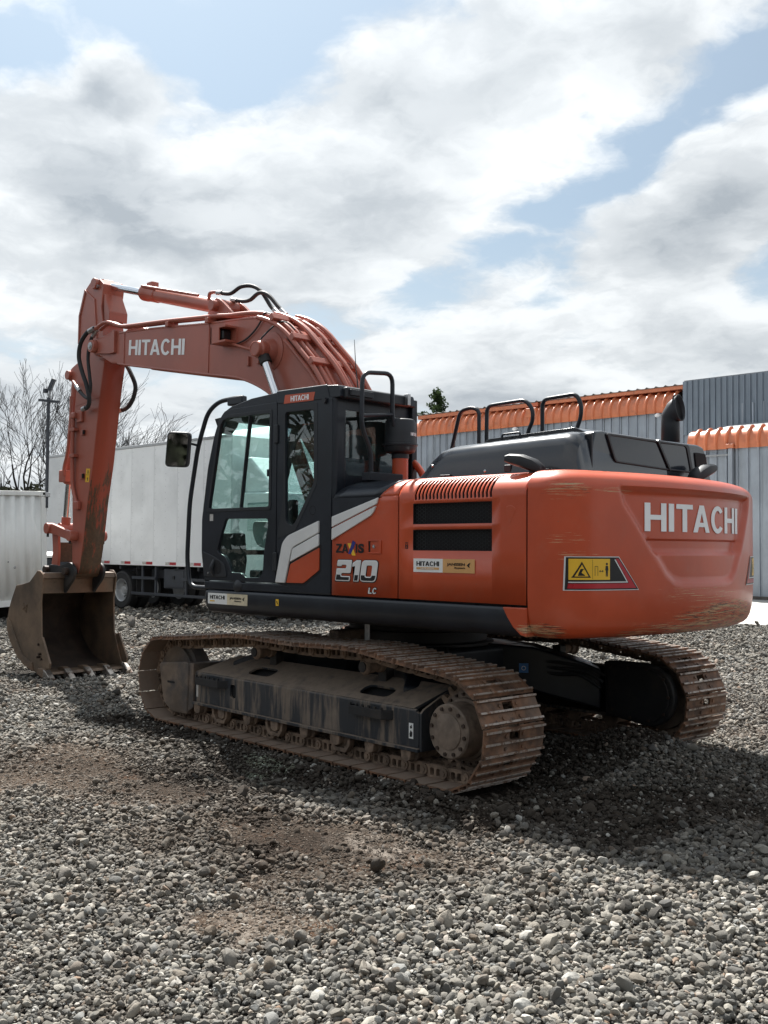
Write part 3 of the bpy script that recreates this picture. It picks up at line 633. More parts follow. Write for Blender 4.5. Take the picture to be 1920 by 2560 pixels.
def side_sticker(x0, x1, xm, z0, z1, y, parent, left, right, worn=False):
    s = MB().box(x0, xm, y, y+0.002, z0, z1).build('dealer_sticker', left, parent)
    MB().box(xm, x1, y, y+0.002, z0, z1).build('sticker_half', right, s)
    w1 = xm-x0; h = z1-z0; yy = y+0.0035
    link('lettering', letters_on('HITACHI', (x0+w1*0.11, yy, z0+h*0.46), (w1*0.77, 0, 0), (0, 0, h*0.34), 0.02), 'decal_black', s)
    if not worn:
        MB().box(x0+w1*0.11, x0+w1*0.88, yy-0.0005, yy+0.0005, z0+h*0.20, z0+h*0.36).build('strip', 'sticker_tan', s)
        link('lettering', place(text_mesh('Reliable solutions', 0.02, 0.0), (x0+w1*0.26, yy+0.001, z0+h*0.23), (w1*0.46, 0, 0), (0, 0, h*0.10)), 'sticker_white', s)
    else: MB().box(x0+w1*0.11, x0+w1*0.36, yy-0.0005, yy+0.0005, z0+h*0.22, z0+h*0.32).build('strip', 'yellow', s)
    w2 = x1-xm
    link('lettering', place(text_mesh('JANSSEN', 0.02, 0.022), (xm+w2*0.14, yy, z0+h*0.47), (w2*0.56, 0, 0), (0, 0, h*0.24)), 'decal_black', s)
    link('lettering', place(text_mesh('Maquinaria', 0.02, 0.004), (xm+w2*0.38, yy, z0+h*0.27), (w2*0.33, 0, 0), (0, 0, h*0.16)), 'decal_black', s)
    mm = MB()
    def P(u, v): return (xm+w2*u, yy, z0+h*v)
    mm.add([P(.76, .56), P(.84, .74), P(.845, .66), P(.80, .55), P(.845, .44), P(.825, .42)], [(0, 1, 2, 3), (0, 3, 4, 5)])
    mm.add([P(.80, .50), P(.855, .74), P(.875, .76), P(.835, .52), P(.86, .40), P(.84, .40)], [(0, 1, 2, 3), (0, 3, 4, 5)])
    mm.build('logo', 'decal_black', s); return s
side_sticker(1.278, 0.707, 0.995, 1.166, 1.262, 1.3575, EX, 'sticker_white', 'sticker_cream', True)
side_sticker(-1.245, -1.821, -1.528, 1.500, 1.597, 1.3585, EX, 'sticker_white', 'sticker_tan')
s_ = MB().box(0.325, 0.287, 1.3575, 1.359, 1.185, 1.24).build('tie_down_sticker', 'yellow', EX)
m = MB(); m.add([(0.316, 1.3598, 1.225), (0.303, 1.3598, 1.225), (0.303, 1.3598, 1.212), (0.316, 1.3598, 1.212)], [(0, 1, 2, 3)]); m.add([(0.309, 1.3598, 1.211), (0.296, 1.3598, 1.211), (0.296, 1.3598, 1.198), (0.309, 1.3598, 1.198)], [(0, 1, 2, 3)]); m.build('pictogram', 'decal_black', s_)

# ---- counterweight
K_ = 0.158; X0 = -2.84
def cw_contour():
    pts = [(-2.267, 1.355), (-2.31, 1.355)]
    A, B, C_ = (-2.35, 1.355), (-2.545, 1.355), (X0+K_*1.12**2, 1.12)
    for k in range(13):
        t = k/12; pts.append(tuple((1-t)**2*A[i]+2*t*(1-t)*B[i]+t*t*C_[i] for i in (0, 1)))
    ys = np.linspace(1.12, 0, 57)[1:]
    pts += [(X0+K_*y*y, y) for y in ys]
    return pts+[(x, -y) for x, y in pts[::-1][1:]]
CWC = np.array(cw_contour())
tg = np.gradient(CWC, axis=0); tg /= np.linalg.norm(tg, axis=1)[:, None]; CWN = np.stack([tg[:, 1], -tg[:, 0]], 1)   # outward
REC = [(.95, 2.10), (.905, 1.97), (.70, 1.715), (.505, 1.49), (.42, 1.435), (.33, 1.42)]
REC = REC+[(-a, b) for a, b in REC[::-1]]
def rec_depth(y, z):
    d = 9
    n = len(REC)
    for i in range(n):
        a, b = REC[i], REC[(i+1) % n]; ex, ez = b[0]-a[0], b[1]-a[1]; l = math.hypot(ex, ez)
        d = min(d, -((y-a[0])*ez-(z-a[1])*ex)/l*-1 if False else ((y-a[0])*ez-(z-a[1])*ex)/l*-1)
    if d <= 0: return 0.0
    t = min(1, d/0.055); base = 0.045
    if z < 1.735: base = 0.060
    if z < 1.665: base = 0.060-0.034*min(1, (1.665-z)/0.03)
    return base*t*t*(3-2*t)
test = rec_depth(0, 1.9)
if test <= 0: REC = REC[::-1]
rows = [(1.082, 0.22), (1.083, 0.15), (1.090, 0.105), (1.105, 0.072), (1.13, 0.046), (1.17, 0.026), (1.23, 0.012), (1.30, 0.003), (1.38, 0.0)]
rows += [(z, 0.0) for z in np.arange(1.40, 2.085, 0.0145)]
rows += [(2.095, 0.003), (2.115, 0.011), (2.14, 0.028), (2.16, 0.050), (2.178, 0.080), (2.19, 0.115), (2.197, 0.155), (2.200, 0.21)]
m = MB(); loops = []
for z, ins in rows:
    lp = []
    for (x, y), (nx, ny) in zip(CWC, CWN):
        dp = rec_depth(y, z) if abs(y) < 1.0 else 0.0
        q = ins+dp; lp.append((min(x-nx*q, -2.267), y-ny*q, z))
    loops.append(lp)
m.loft(loops, closed=True, caps=True)
cw = m.build('counterweight', 'orange_scraped', EX, smooth=40)
def cwx(y, z, off=0.004): return X0+K_*y*y+rec_depth(y, z)-off
def to_cw(me, off=0.004, depth=True):
    for v in me.vertices:
        y = v.co.y; a = abs(y)
        base = np.interp(a, CWC[:72][::-1, 1], CWC[:72][::-1, 0]) if a > 1.12 else X0+K_*y*y
        v.co.x = base+(0.045 if depth else 0)-off+(v.co.x)
    return me
wd, lp = lettering('HITACHI', 0.10)
me = plate(lp, 0.03); me = frame_xform(me, (0, 0.668, 1.797), (0, -1.345/wd, 0), (0, 0, 0.193), (-0.05, 0, 0)); link('lettering', to_cw(me), 'white_paint', cw)
def cw_poly(pts, m, name, parent, off, sub=6):
    loop = []
    for i in range(len(pts)):
        a, b = pts[i], pts[(i+1) % len(pts)]
        for k in range(sub): loop.append((a[0]+(b[0]-a[0])*k/sub, a[1]+(b[1]-a[1])*k/sub))
    mm = bmesh.new(); vs = [mm.verts.new((0, y, z)) for y, z in loop]; f = mm.faces.new(vs)
    # slice so that it can follow the curve
    for yy in np.arange(-1.34, 1.34, 0.04):
        g = mm.verts[:]+mm.edges[:]+mm.faces[:]
        bmesh.ops.bisect_plane(mm, geom=g, plane_co=(0, yy, 0), plane_no=(0, 1, 0))
    me_ = bpy.data.meshes.new(name); mm.to_mesh(me_); mm.free()
    for p_ in me_.polygons:
        pass
    to_cw(me_, off, False)
    if me_.polygons and me_.polygons[0].normal.x > 0: me_.flip_normals()
    return link(name, me_, m, parent, smooth=60)
for sg in (1, -1):
    F = lambda L_: [(sg*a, b) for a, b in L_]
    st = cw_poly(F([(1.30, 1.625), (.945, 1.625), (.775, 1.405), (1.305, 1.405)]), 'silver_trim', 'warning_sticker', cw, 0.004)
    cw_poly(F([(1.294, 1.620), (.948, 1.620), (.783, 1.410), (1.299, 1.410)]), 'decal_black', 'border', st, 0.005)
    cw_poly(F([(1.285, 1.450), (.865, 1.450), (.975, 1.612), (.950, 1.612), (.800, 1.418), (1.29, 1.418)]), 'red', 'red_band', st, 0.006)
    cw_poly(F([(1.285, 1.462), (.885, 1.462), (.985, 1.606), (.975, 1.606), (.872, 1.455), (1.285, 1.455)]), 'silver_trim', 'trim', st, 0.0065)
    yp = cw_poly(F([(1.284, 1.610), (1.020, 1.610), (1.020, 1.474), (1.284, 1.474)]), 'yellow', 'yellow_panel', st, 0.0065)
    cw_poly(F([(1.272, 1.488), (1.162, 1.488), (1.217, 1.592)]), 'decal_black', 'triangle', st, 0.0072)
    cw_poly(F([(1.257, 1.496), (1.177, 1.496), (1.217, 1.572)]), 'yellow', 'triangle_inside', st, 0.0079)
    cw_poly(F([(1.24, 1.50), (1.20, 1.50), (1.20, 1.505), (1.22, 1.52), (1.21, 1.54), (1.195, 1.545), (1.225, 1.545), (1.235, 1.52)]), 'decal_black', 'pictogram', st, 0.0086, 2)
    cw_poly(F([(1.151, 1.606), (1.149, 1.606), (1.149, 1.478), (1.151, 1.478)]), 'decal_black', 'divider', st, 0.0072, 2)
    cw_poly(F([(1.135, 1.500), (1.132, 1.500), (1.132, 1.560), (1.115, 1.560), (1.115, 1.500), (1.112, 1.500), (1.112, 1.563), (1.135, 1.563)]), 'decal_black', 'pictogram', st, 0.0072, 2)
    cw_poly(F([(1.104, 1.53), (1.094, 1.538), (1.094, 1.532), (1.08, 1.532), (1.08, 1.538), (1.07, 1.53), (1.08, 1.522), (1.08, 1.528), (1.094, 1.528), (1.094, 1.522)]), 'decal_black', 'arrow', st, 0.0072, 2)
    cw_poly(F([(1.058, 1.535), (1.054, 1.565), (1.036, 1.565), (1.032, 1.535), (1.037, 1.535), (1.037, 1.495), (1.043, 1.495), (1.045, 1.525), (1.047, 1.495), (1.053, 1.495), (1.053, 1.535)]), 'decal_black', 'person_sign', st, 0.0072, 2)
    cw_poly(F(arc(1.045, 1.577, 0.008, 0.008, 0, 350, 12)), 'decal_black', 'person_sign_head', st, 0.0072, 1)
# orange toe in front of the counterweight
m = MB(); m.prism([(-2.060, 1.282), (-2.264, 1.284), (-2.264, 1.090), (-2.215, 1.098), (-2.15, 1.15), (-2.10, 1.215)], 1.18, 1.3600); m.build('counterweight_toe', 'orange_scraped', EX, bevel=0.008)

# ---- side panels
SEC = [(1.355, 1.300), (1.355, 1.655), (1.355, 1.805), (1.355, 1.845), (1.355, 1.995), (1.355, 2.022), (1.355, 2.058), (1.340, 2.092), (1.312, 2.128), (1.268, 2.160), (1.205, 2.184), (1.10, 2.199), (0.90, 2.206)]
def shell(name, m, xa, xb, n, thick=0.012, secs=SEC, parent=None):
    mb = MB(); loops = []
    for k in range(n+1):
        t = k/n; loops.append([(xa(z)*(1-t)+xb(z)*t, y, z) for y, z in secs])
    mb.loft(loops, closed=False, caps=False); me_ = mb.mesh(name)
    if me_.polygons[0].normal.y < 0: me_.flip_normals()
    o = link(name, me_, m, parent or EX, smooth=25)
    s = o.modifiers.new('thickness', 'SOLIDIFY'); s.thickness = thick; s.offset = -1
    return o
xf = lambda z: float(np.interp(z, [1.30, 1.9, 2.075, 2.14, 2.178, 2.2, 2.21], [-0.362, -0.362, -0.372, -0.412, -0.485, -0.52, -0.53]))
xbnd = lambda z: float(np.interp(z, [1.30, 2.055, 2.10, 2.14, 2.178, 2.21], [-0.362, -0.885, -0.925, -0.965, -1.01, -1.03]))
secs_hi = [s for s in SEC if s[1] > 2.05]; secs_lo = [s for s in SEC if s[1] < 2.06]
pnl = shell('side_panel', 'orange', xf, lambda z: -1.078, 8, secs=secs_lo)
shell('shoulder', 'orange', xbnd, lambda z: -1.078, 4, secs=secs_hi, parent=pnl)
shell('shoulder_cover', 'black_paint', xf, xbnd, 6, secs=secs_hi, parent=pnl)
link('dark_insert', plate_y([[(-0.363, 1.912), (-0.885, 2.049), (-0.905, 2.058), (-0.368, 2.058)]], 1.357, 0.002), 'black_paint', pnl)
tr = link('trim_band', plate_y([rnd_poly([(-0.366, 1.915), (-0.884, 2.052), (-0.866, 2.003), (-0.366, 1.832)], 0.008, 2)], 1.362, 0.003, 0.005), 'silver_trim', pnl)
link('trim_band', plate_y([rnd_poly([(-0.366, 1.822), (-0.861, 1.990), (-0.835, 1.945), (-0.80, 1.914), (-0.366, 1.730)], 0.008, 2)], 1.362, 0.003, 0.005), 'silver_trim', pnl)
# model lettering
wd, lp = lettering('ZA', 0.04)
link('lettering', place(plate(lp, 0.02), (-0.410, 1.3585, 1.632), (-0.140/wd, 0, 0), (0, 0, 0.070)), 'decal_black', pnl)
def quad_y(pts, m, name, parent, y=1.3578): 
    return link(name, plate_y([pts], y, 0.0006), m, parent)
quad_y([(-0.548, 1.624), (-0.582, 1.624), (-0.632, 1.712), (-0.600, 1.730)], 'navy', 'lettering', pnl, 1.3580)
quad_y([(-0.540, 1.706), (-0.580, 1.706), (-0.634, 1.612), (-0.594, 1.612)], 'yellow', 'lettering', pnl, 1.3572)
quad_y([(-0.632, 1.632), (-0.650, 1.632), (-0.650, 1.702), (-0.632, 1.702)], 'decal_black', 'lettering', pnl)
link('lettering', place(text_mesh('S', 0.02, 0.05), (-0.660, 1.3585, 1.631), (-0.064, 0, 0), (0, 0, 0.072)), 'decal_black', pnl)
wd, lp = lettering('210', 0.05)
shr = 0.16; lp2 = [[(a+b*shr, b) for a, b in l] for l in lp]
link('model_number_back', place(plate(lp2, 0.02, 0.0, 0.022), (-0.402, 1.3572, 1.410), (-0.455/wd, 0, 0), (0, 0, 0.168)), 'decal_black', pnl)
def inset(lp, d): 
    cx = sum(p[0] for l in lp for p in l)/sum(len(l) for l in lp)
    return lp
cu_ = plate(lp2, 0.02, 0.03)
link('model_number', place(cu_, (-0.404, 1.3590, 1.413), (-0.450/wd, 0, 0), (0, 0, 0.164)), 'silver_trim', pnl)
me_ = plate(lp2, 0.02, 0.0, -0.05); bm = bmesh.new(); bm.from_mesh(me_); g = bm.verts[:]+bm.edges[:]+bm.faces[:]
bmesh.ops.bisect_plane(bm, geom=g, plane_co=(0, 0.30, 0), plane_no=(0.0, 1, 0), clear_outer=True); bm.to_mesh(me_); bm.free()
link('model_number_shade', place(me_, (-0.404, 1.3610, 1.413), (-0.450/wd, 0, 0), (0, 0, 0.164)), 'decal_black', pnl)  # dark reflection low on the digits, put in as black pieces
wd, lp = lettering('LC', 0.10); lp2 = [[(a+b*shr, b) for a, b in l] for l in lp]
link('lettering', place(plate(lp2, 0.02), (-0.772, 1.3585, 1.325), (-0.088/wd, 0, 0), (0, 0, 0.045)), 'silver_trim', pnl)
link('lettering_back', place(plate(lp2, 0.02, 0.0, 0.09), (-0.772, 1.3565, 1.325), (-0.088/wd, 0, 0), (0, 0, 0.045)), 'decal_black', pnl)
lt = link('latch', plate_y([rnd_poly([(-0.765, 1.628), (-0.912, 1.628), (-0.912, 1.732), (-0.765, 1.732)], 0.008, 2), rnd_poly([(-0.775, 1.638), (-0.89, 1.638), (-0.89, 1.724), (-0.775, 1.724)], 0.008, 2)], 1.358, 0.004, 0.002), 'orange', pnl)
MB().box(-0.777, -0.79, 1.352, 1.3575, 1.64, 1.722).build('latch_shadow_gap', 'void_black', lt)
MB().cyl((-0.835, 1.352, 1.682), (-0.835, 1.366, 1.682), 0.013, 14).build('lock', 'chrome', lt)
# engine door with slots and grilles
def door():
    xs = [-1.090]; cells = {}
    xl = [-1.090, -1.105]; slot = []
    n = 21; x = -1.250
    xl += [-1.232]
    for k in range(n):
        a = -1.250-k*0.0349; xl += [a, a-0.019]; slot.append((a, a-0.019))
    xl += [-1.968, -2.05, -2.15, -2.24, -2.257]; xl = sorted(set(round(q, 4) for q in xl), reverse=True)
    mb = MB(); n2 = len(SEC)
    for xx in xl:
        for y, z in SEC:
            t = 0.0
            # dent behind the grilles
            r_ = math.hypot((xx+2.10)/0.06, (z-1.90)/0.10) if y > 1.35 else 9
            mb.v.append((xx, y, z))
    for i in range(len(xl)-1):
        xm = (xl[i]+xl[i+1])/2
        for j in range(n2-1):
            zm = (SEC[j][1]+SEC[j+1][1])/2; ym = (SEC[j][0]+SEC[j+1][0])/2
            if -1.968 < xm < -1.232 and (1.655 < zm < 1.805 or 1.845 < zm < 1.995): continue
            if any(b < xm < a for a, b in slot) and 2.022 < zm and SEC[j+1][0] > 1.2: continue
            mb.f.append((i*n2+j, (i+1)*n2+j, (i+1)*n2+j+1, i*n2+j+1))
    me_ = mb.mesh('engine_door')
    if me_.polygons[0].normal.y < 0: me_.flip_normals()
    o = link('engine_door', me_, 'orange', EX, smooth=25)
    s = o.modifiers.new('thickness', 'SOLIDIFY'); s.thickness = 0.003; s.offset = -1
    MB().box(-1.20, -2.0, 1.26, 1.28, 1.62, 2.10).build('door_lining', 'void_black', o)
    MB().prism([(1.27, 2.03), (1.24, 2.08), (1.15, 2.15), (1.0, 2.17), (1.0, 2.03)], -1.2, -2.0, 'x').build('door_lining', 'void_black', o)
    for z0, z1 in ((1.655, 1.805), (1.845, 1.995)):
        g = MB(); a = 0.0155; cx0 = -1.232; rowh = a*math.sqrt(3)
        nx = int(0.736/(1.5*a))+1; nz = int((z1-z0)/rowh)+1
        for i in range(nx+1):
            for j in range(nz+1):
                cx = cx0-i*1.5*a; cz = z0+j*rowh+(rowh/2 if i % 2 else 0)
                if cx < -1.972 or cz > z1+0.006: continue
                P = []
                for rr in (a*1.0, a*0.83):
                    for k in range(6):
                        q = R(60*k); P.append((max(-1.968, min(-1.232, cx+rr*math.cos(q))), 1.335, max(z0, min(z1, cz+rr*math.sin(q)))))
                g.add(P, [(k, (k+1) % 6, 6+(k+1) % 6, 6+k) for k in range(6)])
        go = g.build('grille', 'mesh_grey', o, smooth=0)
        cut = link('grille_rim', plate_y([[(-1.226, z0-0.006), (-1.974, z0-0.006), (-1.974, z1+0.006), (-1.226, z1+0.006)], rnd_poly([(-1.236, z0+0.004), (-1.964, z0+0.004), (-1.964, z1-0.004), (-1.236, z1-0.004)], 0.018, 4)], 1.3475, 0.005), 'void_black', o)
    # dents
    link('dent', plate_y([rnd_poly([(-2.085, 1.955), (-2.135, 1.965), (-2.175, 1.935), (-2.15, 1.89), (-2.12, 1.83), (-2.10, 1.89)], 0.02, 3)], 1.353, 0.0008, 0.003), 'orange', o)
    link('code_sticker', place(text_mesh('IZ1', 0.02, 0.03), (-1.185, 1.3575, 1.668), (0, 0, 0.045), (0.026, 0, 0)), 'decal_black', o)
    return o
door()
MB().box(-1.0, -2.25, 1.05, 1.335, 1.29, 2.02).box(-0.40, -1.09, 1.05, 1.335, 1.29, 2.05).build('panel_core', 'void_black', EX)
# right-hand side body and deck
m = MB(); m.prism([(0.95, 1.29), (0.95, 2.19), (-1.20, 2.19), (-1.33, 2.12), (-1.355, 2.02), (-1.355, 1.29)], -0.40, -2.26, 'x'); m.build('body_shell', 'orange', EX, bevel=0.01)
m = MB(); m.box(-0.4, 1.0, -1.355, -0.45, 1.29, 2.05); m.build('tank_box', 'orange', EX, bevel=0.03)

# ---- engine hood
def hood():
    m = MB(); loops = []
    prof = [(-0.925, 2.19), (-0.985, 2.285), (-1.065, 2.385), (-1.13, 2.440), (-1.22, 2.462), (-1.6, 2.475), (-2.05, 2.490), (-2.28, 2.498), (-2.36, 2.485), (-2.405, 2.43), (-2.43, 2.19)]
    for y, k, dx in ((1.015, 0.0, 0.0), (1.000, 0.30, 0.004), (0.975, 0.62, 0.012), (0.955, 0.78, 0.02), (0.915, 0.90, 0.04), (0.85, 0.965, 0.07), (0.76, 0.99, 0.09), (0.60, 1.0, 0.10)):
        lp = []
        for x, z in prof:
            cx = -1.65; zz = 2.19+(z-2.19)*k; lp.append((cx+(x-cx)*(1-dx*0.25), y, zz))
        loops.append(lp)
    for y in (0.30, -0.2): loops.append([(-1.65+(x+1.65)*0.975, y, z) for x, z in prof])
    m.loft(loops, closed=True); o = m.build('engine_hood', 'hood_black', EX, smooth=40)
    m = MB(); m.prism(rnd_poly([(-1.27, 2.44), (-1.36, 2.515), (-1.9, 2.535), (-2.16, 2.545), (-2.26, 2.50), (-2.26, 2.44)], 0.03, 3), 0.66, -0.25); m.build('hood_ridge', 'hood_black', o, bevel=0.015, seg=3)
    for bx, by, bz in ((-1.09, 0.985, 2.30), (-1.62, 1.004, 2.235)): MB().lathe((bx, by, bz), (0, 1, 0.2), [(0.012, 0), (0.012, 0.006), (0.006, 0.012), (0.001, 0.012)], 10).build('bolt', 'zinc', o)
    MB().tube(fillet([(-1.55, 0.72, 2.485), (-1.55, 0.72, 2.53), (-1.72, 0.72, 2.535), (-1.72, 0.72, 2.49)], 0.02), 0.008, 8).build('hood_handle', 'black_paint', o)
    for hx in (-1.25, -2.15): MB().box(hx-0.05, hx+0.05, 1.0, 1.03, 2.195, 2.225).build('hood_hinge', 'black_plastic', o, bevel=0.005)
    MB().box(-1.80, -1.86, 0.995, 1.016, 2.22, 2.27).build('hood_latch', 'black_plastic', o, bevel=0.006)
    # rear cover
    rc = [(0.80, 2.19), (0.795, 2.40), (0.76, 2.49), (0.66, 2.505), (0.58, 2.50), (0.0, 2.50), (-0.70, 2.505), (-0.79, 2.49), (-0.85, 2.40), (-0.93, 2.19)]
    m = MB(); m.prism(rc, -1.80, -2.395, 'x'); r_ = m.build('rear_cover', 'hood_black', EX, bevel=0.02, seg=3)
    link('cover_recess', plate_x([rnd_poly([(0.60, 2.475), (0.50, 2.30), (-0.22, 2.285), (-0.05, 2.472)], 0.03, 3)], -2.397, 0.003, 0.002), 'hood_gloss', r_)
    link('cover_recess', plate_x([rnd_poly([(-0.08, 2.472), (-0.26, 2.285), (-0.55, 2.285), (-0.48, 2.478)], 0.02, 3)], -2.397, 0.003, 0.002), 'hood_gloss', r_)
    link('cover_frame', plate_x([rnd_poly([(0.63, 2.488), (0.52, 2.29), (-0.20, 2.275), (-0.60, 2.275), (-0.53, 2.49)], 0.03, 3), rnd_poly([(0.595, 2.472), (0.50, 2.302), (-0.215, 2.287), (-0.56, 2.287), (-0.49, 2.475)], 0.03, 3)], -2.400, 0.006, 0.003), 'black_plastic', r_)
    MB().obox((-2.400, -0.06, 2.49), (-2.400, -0.24, 2.275), 0.02, 0.028, (1, 0, 0)).build('cover_rib', 'black_plastic', r_)
    link('vent', plate_x([rnd_poly([(-0.63, 2.44), (-0.67, 2.27), (-0.85, 2.27), (-0.80, 2.44)], 0.02, 3)], -2.399, 0.003, 0.002), 'void_black', r_)
    MB().box(-1.815, -2.41, 0.803, 0.822, 2.19, 2.47).build('cover_seam', 'black_plastic', r_, bevel=0.006)
hood()
def rail(name, pts, r, m, parent=EX, fil=0.06, n=10): return MB().tube(fillet(pts, fil, 5), r, n).build(name, m, parent, smooth=60)
yr = 0.1
rail('handrail', [(-0.47, yr, 2.40), (-0.602, yr, 2.855), (-0.735, yr, 2.872), (-0.812, yr, 2.84), (-0.812, yr, 2.45)], 0.017, 'black_paint')
rail('handrail', [(-0.893, yr, 2.46), (-0.897, yr, 2.868), (-1.30, yr, 2.882), (-1.374, yr, 2.80), (-1.372, yr, 2.70), (-1.325, yr, 2.63), (-1.325, yr, 2.48)], 0.017, 'black_paint')
rail('handrail', [(-1.468, yr, 2.48), (-1.468, yr, 2.868), (-1.79, yr, 2.882), (-1.838, yr, 2.80), (-1.836, yr, 2.70), (-1.790, yr, 2.60), (-1.79, yr, 2.48)], 0.017, 'black_paint')
# exhaust
m = MB(); loops = []
for cx, cz, tilt, ra, rb in ((-2.095, 2.45, 0, .08, .08), (-2.095, 2.70, 0, .08, .08), (-2.095, 2.755, 22, .083, .08), (-2.135, 2.80, 55, .098, .082), (-2.185, 2.83, 82, .112, .084)):
    t = R(tilt); lp = []
    for k in range(24):
        a_ = 2*math.pi*k/24; e = ra*math.cos(a_); f_ = rb*math.sin(a_)
        # local axis swings from horizontal ring to a near vertical mouth facing rearwards
        lp.append((cx+e*math.cos(t)*0.95, -0.80+f_*0.92, cz+e*math.sin(t)))
    loops.append(lp)
m.loft(loops, True, False)
eo = m.build('exhaust_stack', 'black_plastic', EX, smooth=50); s = eo.modifiers.new('thickness', 'SOLIDIFY'); s.thickness = 0.006; s.offset = -1
m = MB(); m.add([(x_+0.03, y_, z_) for x_, y_, z_ in loops[-1]], [tuple(range(24))]); m.build('exhaust_bore', 'void_black', eo)
# rear cameras / lamps on the deck
def wedge(loc, rz, tilt):
    m = MB(); loops = []
    for t, hw, z0, z1 in ((0.0, 0.03, -0.03, 0.0), (0.012, 0.05, -0.035, 0.022), (0.07, 0.066, -0.028, 0.066), (0.16, 0.062, -0.004, 0.092), (0.25, 0.048, 0.020, 0.092), (0.285, 0.036, 0.034, 0.080)):
        lp = []
        for k in range(12):
            a = 2*math.pi*k/12; cy = math.copysign(abs(math.cos(a))**0.6, math.cos(a)); cz = math.copysign(abs(math.sin(a))**0.6, math.sin(a))
            lp.append((t, hw*cy, (z0+z1)/2+(z1-z0)/2*cz))
        loops.append(lp)
    m.loft(loops); o = m.build('lamp_housing', 'black_plastic', EX, smooth=40, loc=loc); o.rotation_euler = (0, tilt, rz); 
    MB().box(0.27, 0.290, -0.018, 0.018, 0.045, 0.068).build('lens', 'void_black', o, bevel=0.004)
    MB().box(0.03, 0.10, -0.03, 0.03, -0.05, 0.0).build('foot', 'black_plastic', o, bevel=0.005)
    return o
wedge((-2.245, 1.14, 2.215), R(14), R(-4)); wedge((-2.50, -0.40, 2.225), R(-98), R(-6))

# ---- cab
CABL = [(1.362, 1.372), (1.408, 1.634), (1.408, 1.92), (1.327, 2.383), (1.238, 2.665), (1.172, 2.80), (1.10, 2.868), (1.0, 2.888), (0.352, 2.892), (0.348, 1.372)]
WIN = rnd_poly([(1.301, 2.015), (1.138, 2.755), (1.095, 2.80), (1.013, 2.812), (0.443, 2.805), (0.447, 2.015)], 0.02, 3)
LOWG = rnd_poly([(1.05, 1.920), (1.116, 1.78), (1.173, 1.63), (1.061, 1.595), (0.991, 1.52), (0.965, 1.449), (0.808, 1.448), (0.758, 1.409), (0.566, 1.414), (0.52, 1.454), (0.508, 1.635), (0.457, 1.85), (0.458, 1.915)], 0.03, 3)
cab = link('cab_door', plate_y([rnd_poly(CABL, 0.02, 2), WIN, LOWG], 1.330, 0.011, 0.004), 'black_paint', EX)
link('glass', plate_y([WIN], 1.322, 0.0025), 'cab_glass', cab); link('glass', plate_y([LOWG], 1.322, 0.0025), 'cab_glass', cab)
link('window_frame', plate_y([rnd_poly([(1.330, 1.985), (1.158, 2.775), (1.105, 2.828), (1.013, 2.842), (0.413, 2.835), (0.415, 1.985)], 0.03, 3), WIN], 1.346, 0.002, 0.003), 'black_plastic', cab)
MB().obox((0.718, 1.338, 2.806), (0.835, 1.338, 2.014), 0.012, 0.030, (0, 1, 0)).build('sliding_sash', 'black_plastic', cab)
MB().obox((0.722, 1.325, 2.806), (0.845, 1.325, 2.014), 0.014, 0.022, (0, 1, 0)).build('sliding_sash', 'black_plastic', cab)
MB().box(0.452, 0.472, 1.34, 1.352, 2.27, 2.33).build('window_latch', 'black_plastic', cab, bevel=0.003)
# hinge side panel with grab handle
hp = link('handle_panel', plate_y([rnd_poly([(1.355, 1.405), (1.392, 1.60), (1.385, 1.632), (1.20, 1.585), (1.055, 1.525), (1.015, 1.405)], 0.03, 3)], 1.346, 0.003, 0.005), 'black_plastic', cab)
link('handle_recess', plate_y([rnd_poly([(1.24, 1.43), (1.235, 1.555), (1.12, 1.555), (1.09, 1.50), (1.11, 1.43)], 0.04, 4)], 1.3545, 0.001), 'void_black', hp)
MB().tube(spline([(1.205, 1.35, 1.425), (1.207, 1.372, 1.46), (1.205, 1.376, 1.50), (1.20, 1.35, 1.555)], 4), 0.017, 8).build('grab_handle', 'black_plastic', hp)
MB().cyl((1.285, 1.35, 1.437), (1.285, 1.360, 1.437), 0.012, 14).build('key_lock', 'chrome', hp)
link('door_label', plate_y([[(1.285, 1.905), (1.235, 1.905), (1.235, 1.965), (1.285, 1.965)]], 1.344, 0.0015), 'sticker_grey', cab)
# rear quarter
QP = [(0.340, 1.372), (0.344, 2.895), (-0.20, 2.89), (-0.335, 2.86), (-0.335, 1.305), (0.0, 1.305)]
QW = rnd_poly([(0.243, 2.795), (-0.117, 2.788), (-0.126, 2.194), (0.101, 1.876), (0.156, 1.848), (0.225, 1.884)], 0.035, 4)
cq = link('cab_quarter', plate_y([rnd_poly(QP, 0.015, 2), QW], 1.330, 0.011, 0.004), 'black_paint', EX)
link('glass', plate_y([QW], 1.322, 0.0025), 'cab_glass_dark', cq)
link('quarter_trim', plate_y([rnd_poly([(0.245, 2.85), (-0.165, 2.845), (-0.165, 2.18), (0.10, 1.805), (0.33, 1.74), (0.30, 1.90), (0.262, 2.0)], 0.03, 3), QW], 1.3445, 0.001, 0.002), 'black_plastic', cq)
link('trim_band', plate_y([rnd_poly([(-0.198, 1.886), (0.182, 1.769), (0.252, 1.712), (0.339, 1.379), (0.215, 1.379), (0.131, 1.668), (-0.199, 1.790)], [0.01, 0.03, 0.06, 0.01, 0.01, 0.04, 0.01], 4)], 1.350, 0.004, 0.006), 'silver_trim', cq)
link('trim_band', plate_y([rnd_poly([(-0.199, 1.783), (0.122, 1.661), (0.153, 1.552), (-0.20, 1.686)], 0.01, 3)], 1.349, 0.004, 0.005), 'silver_trim', cq)
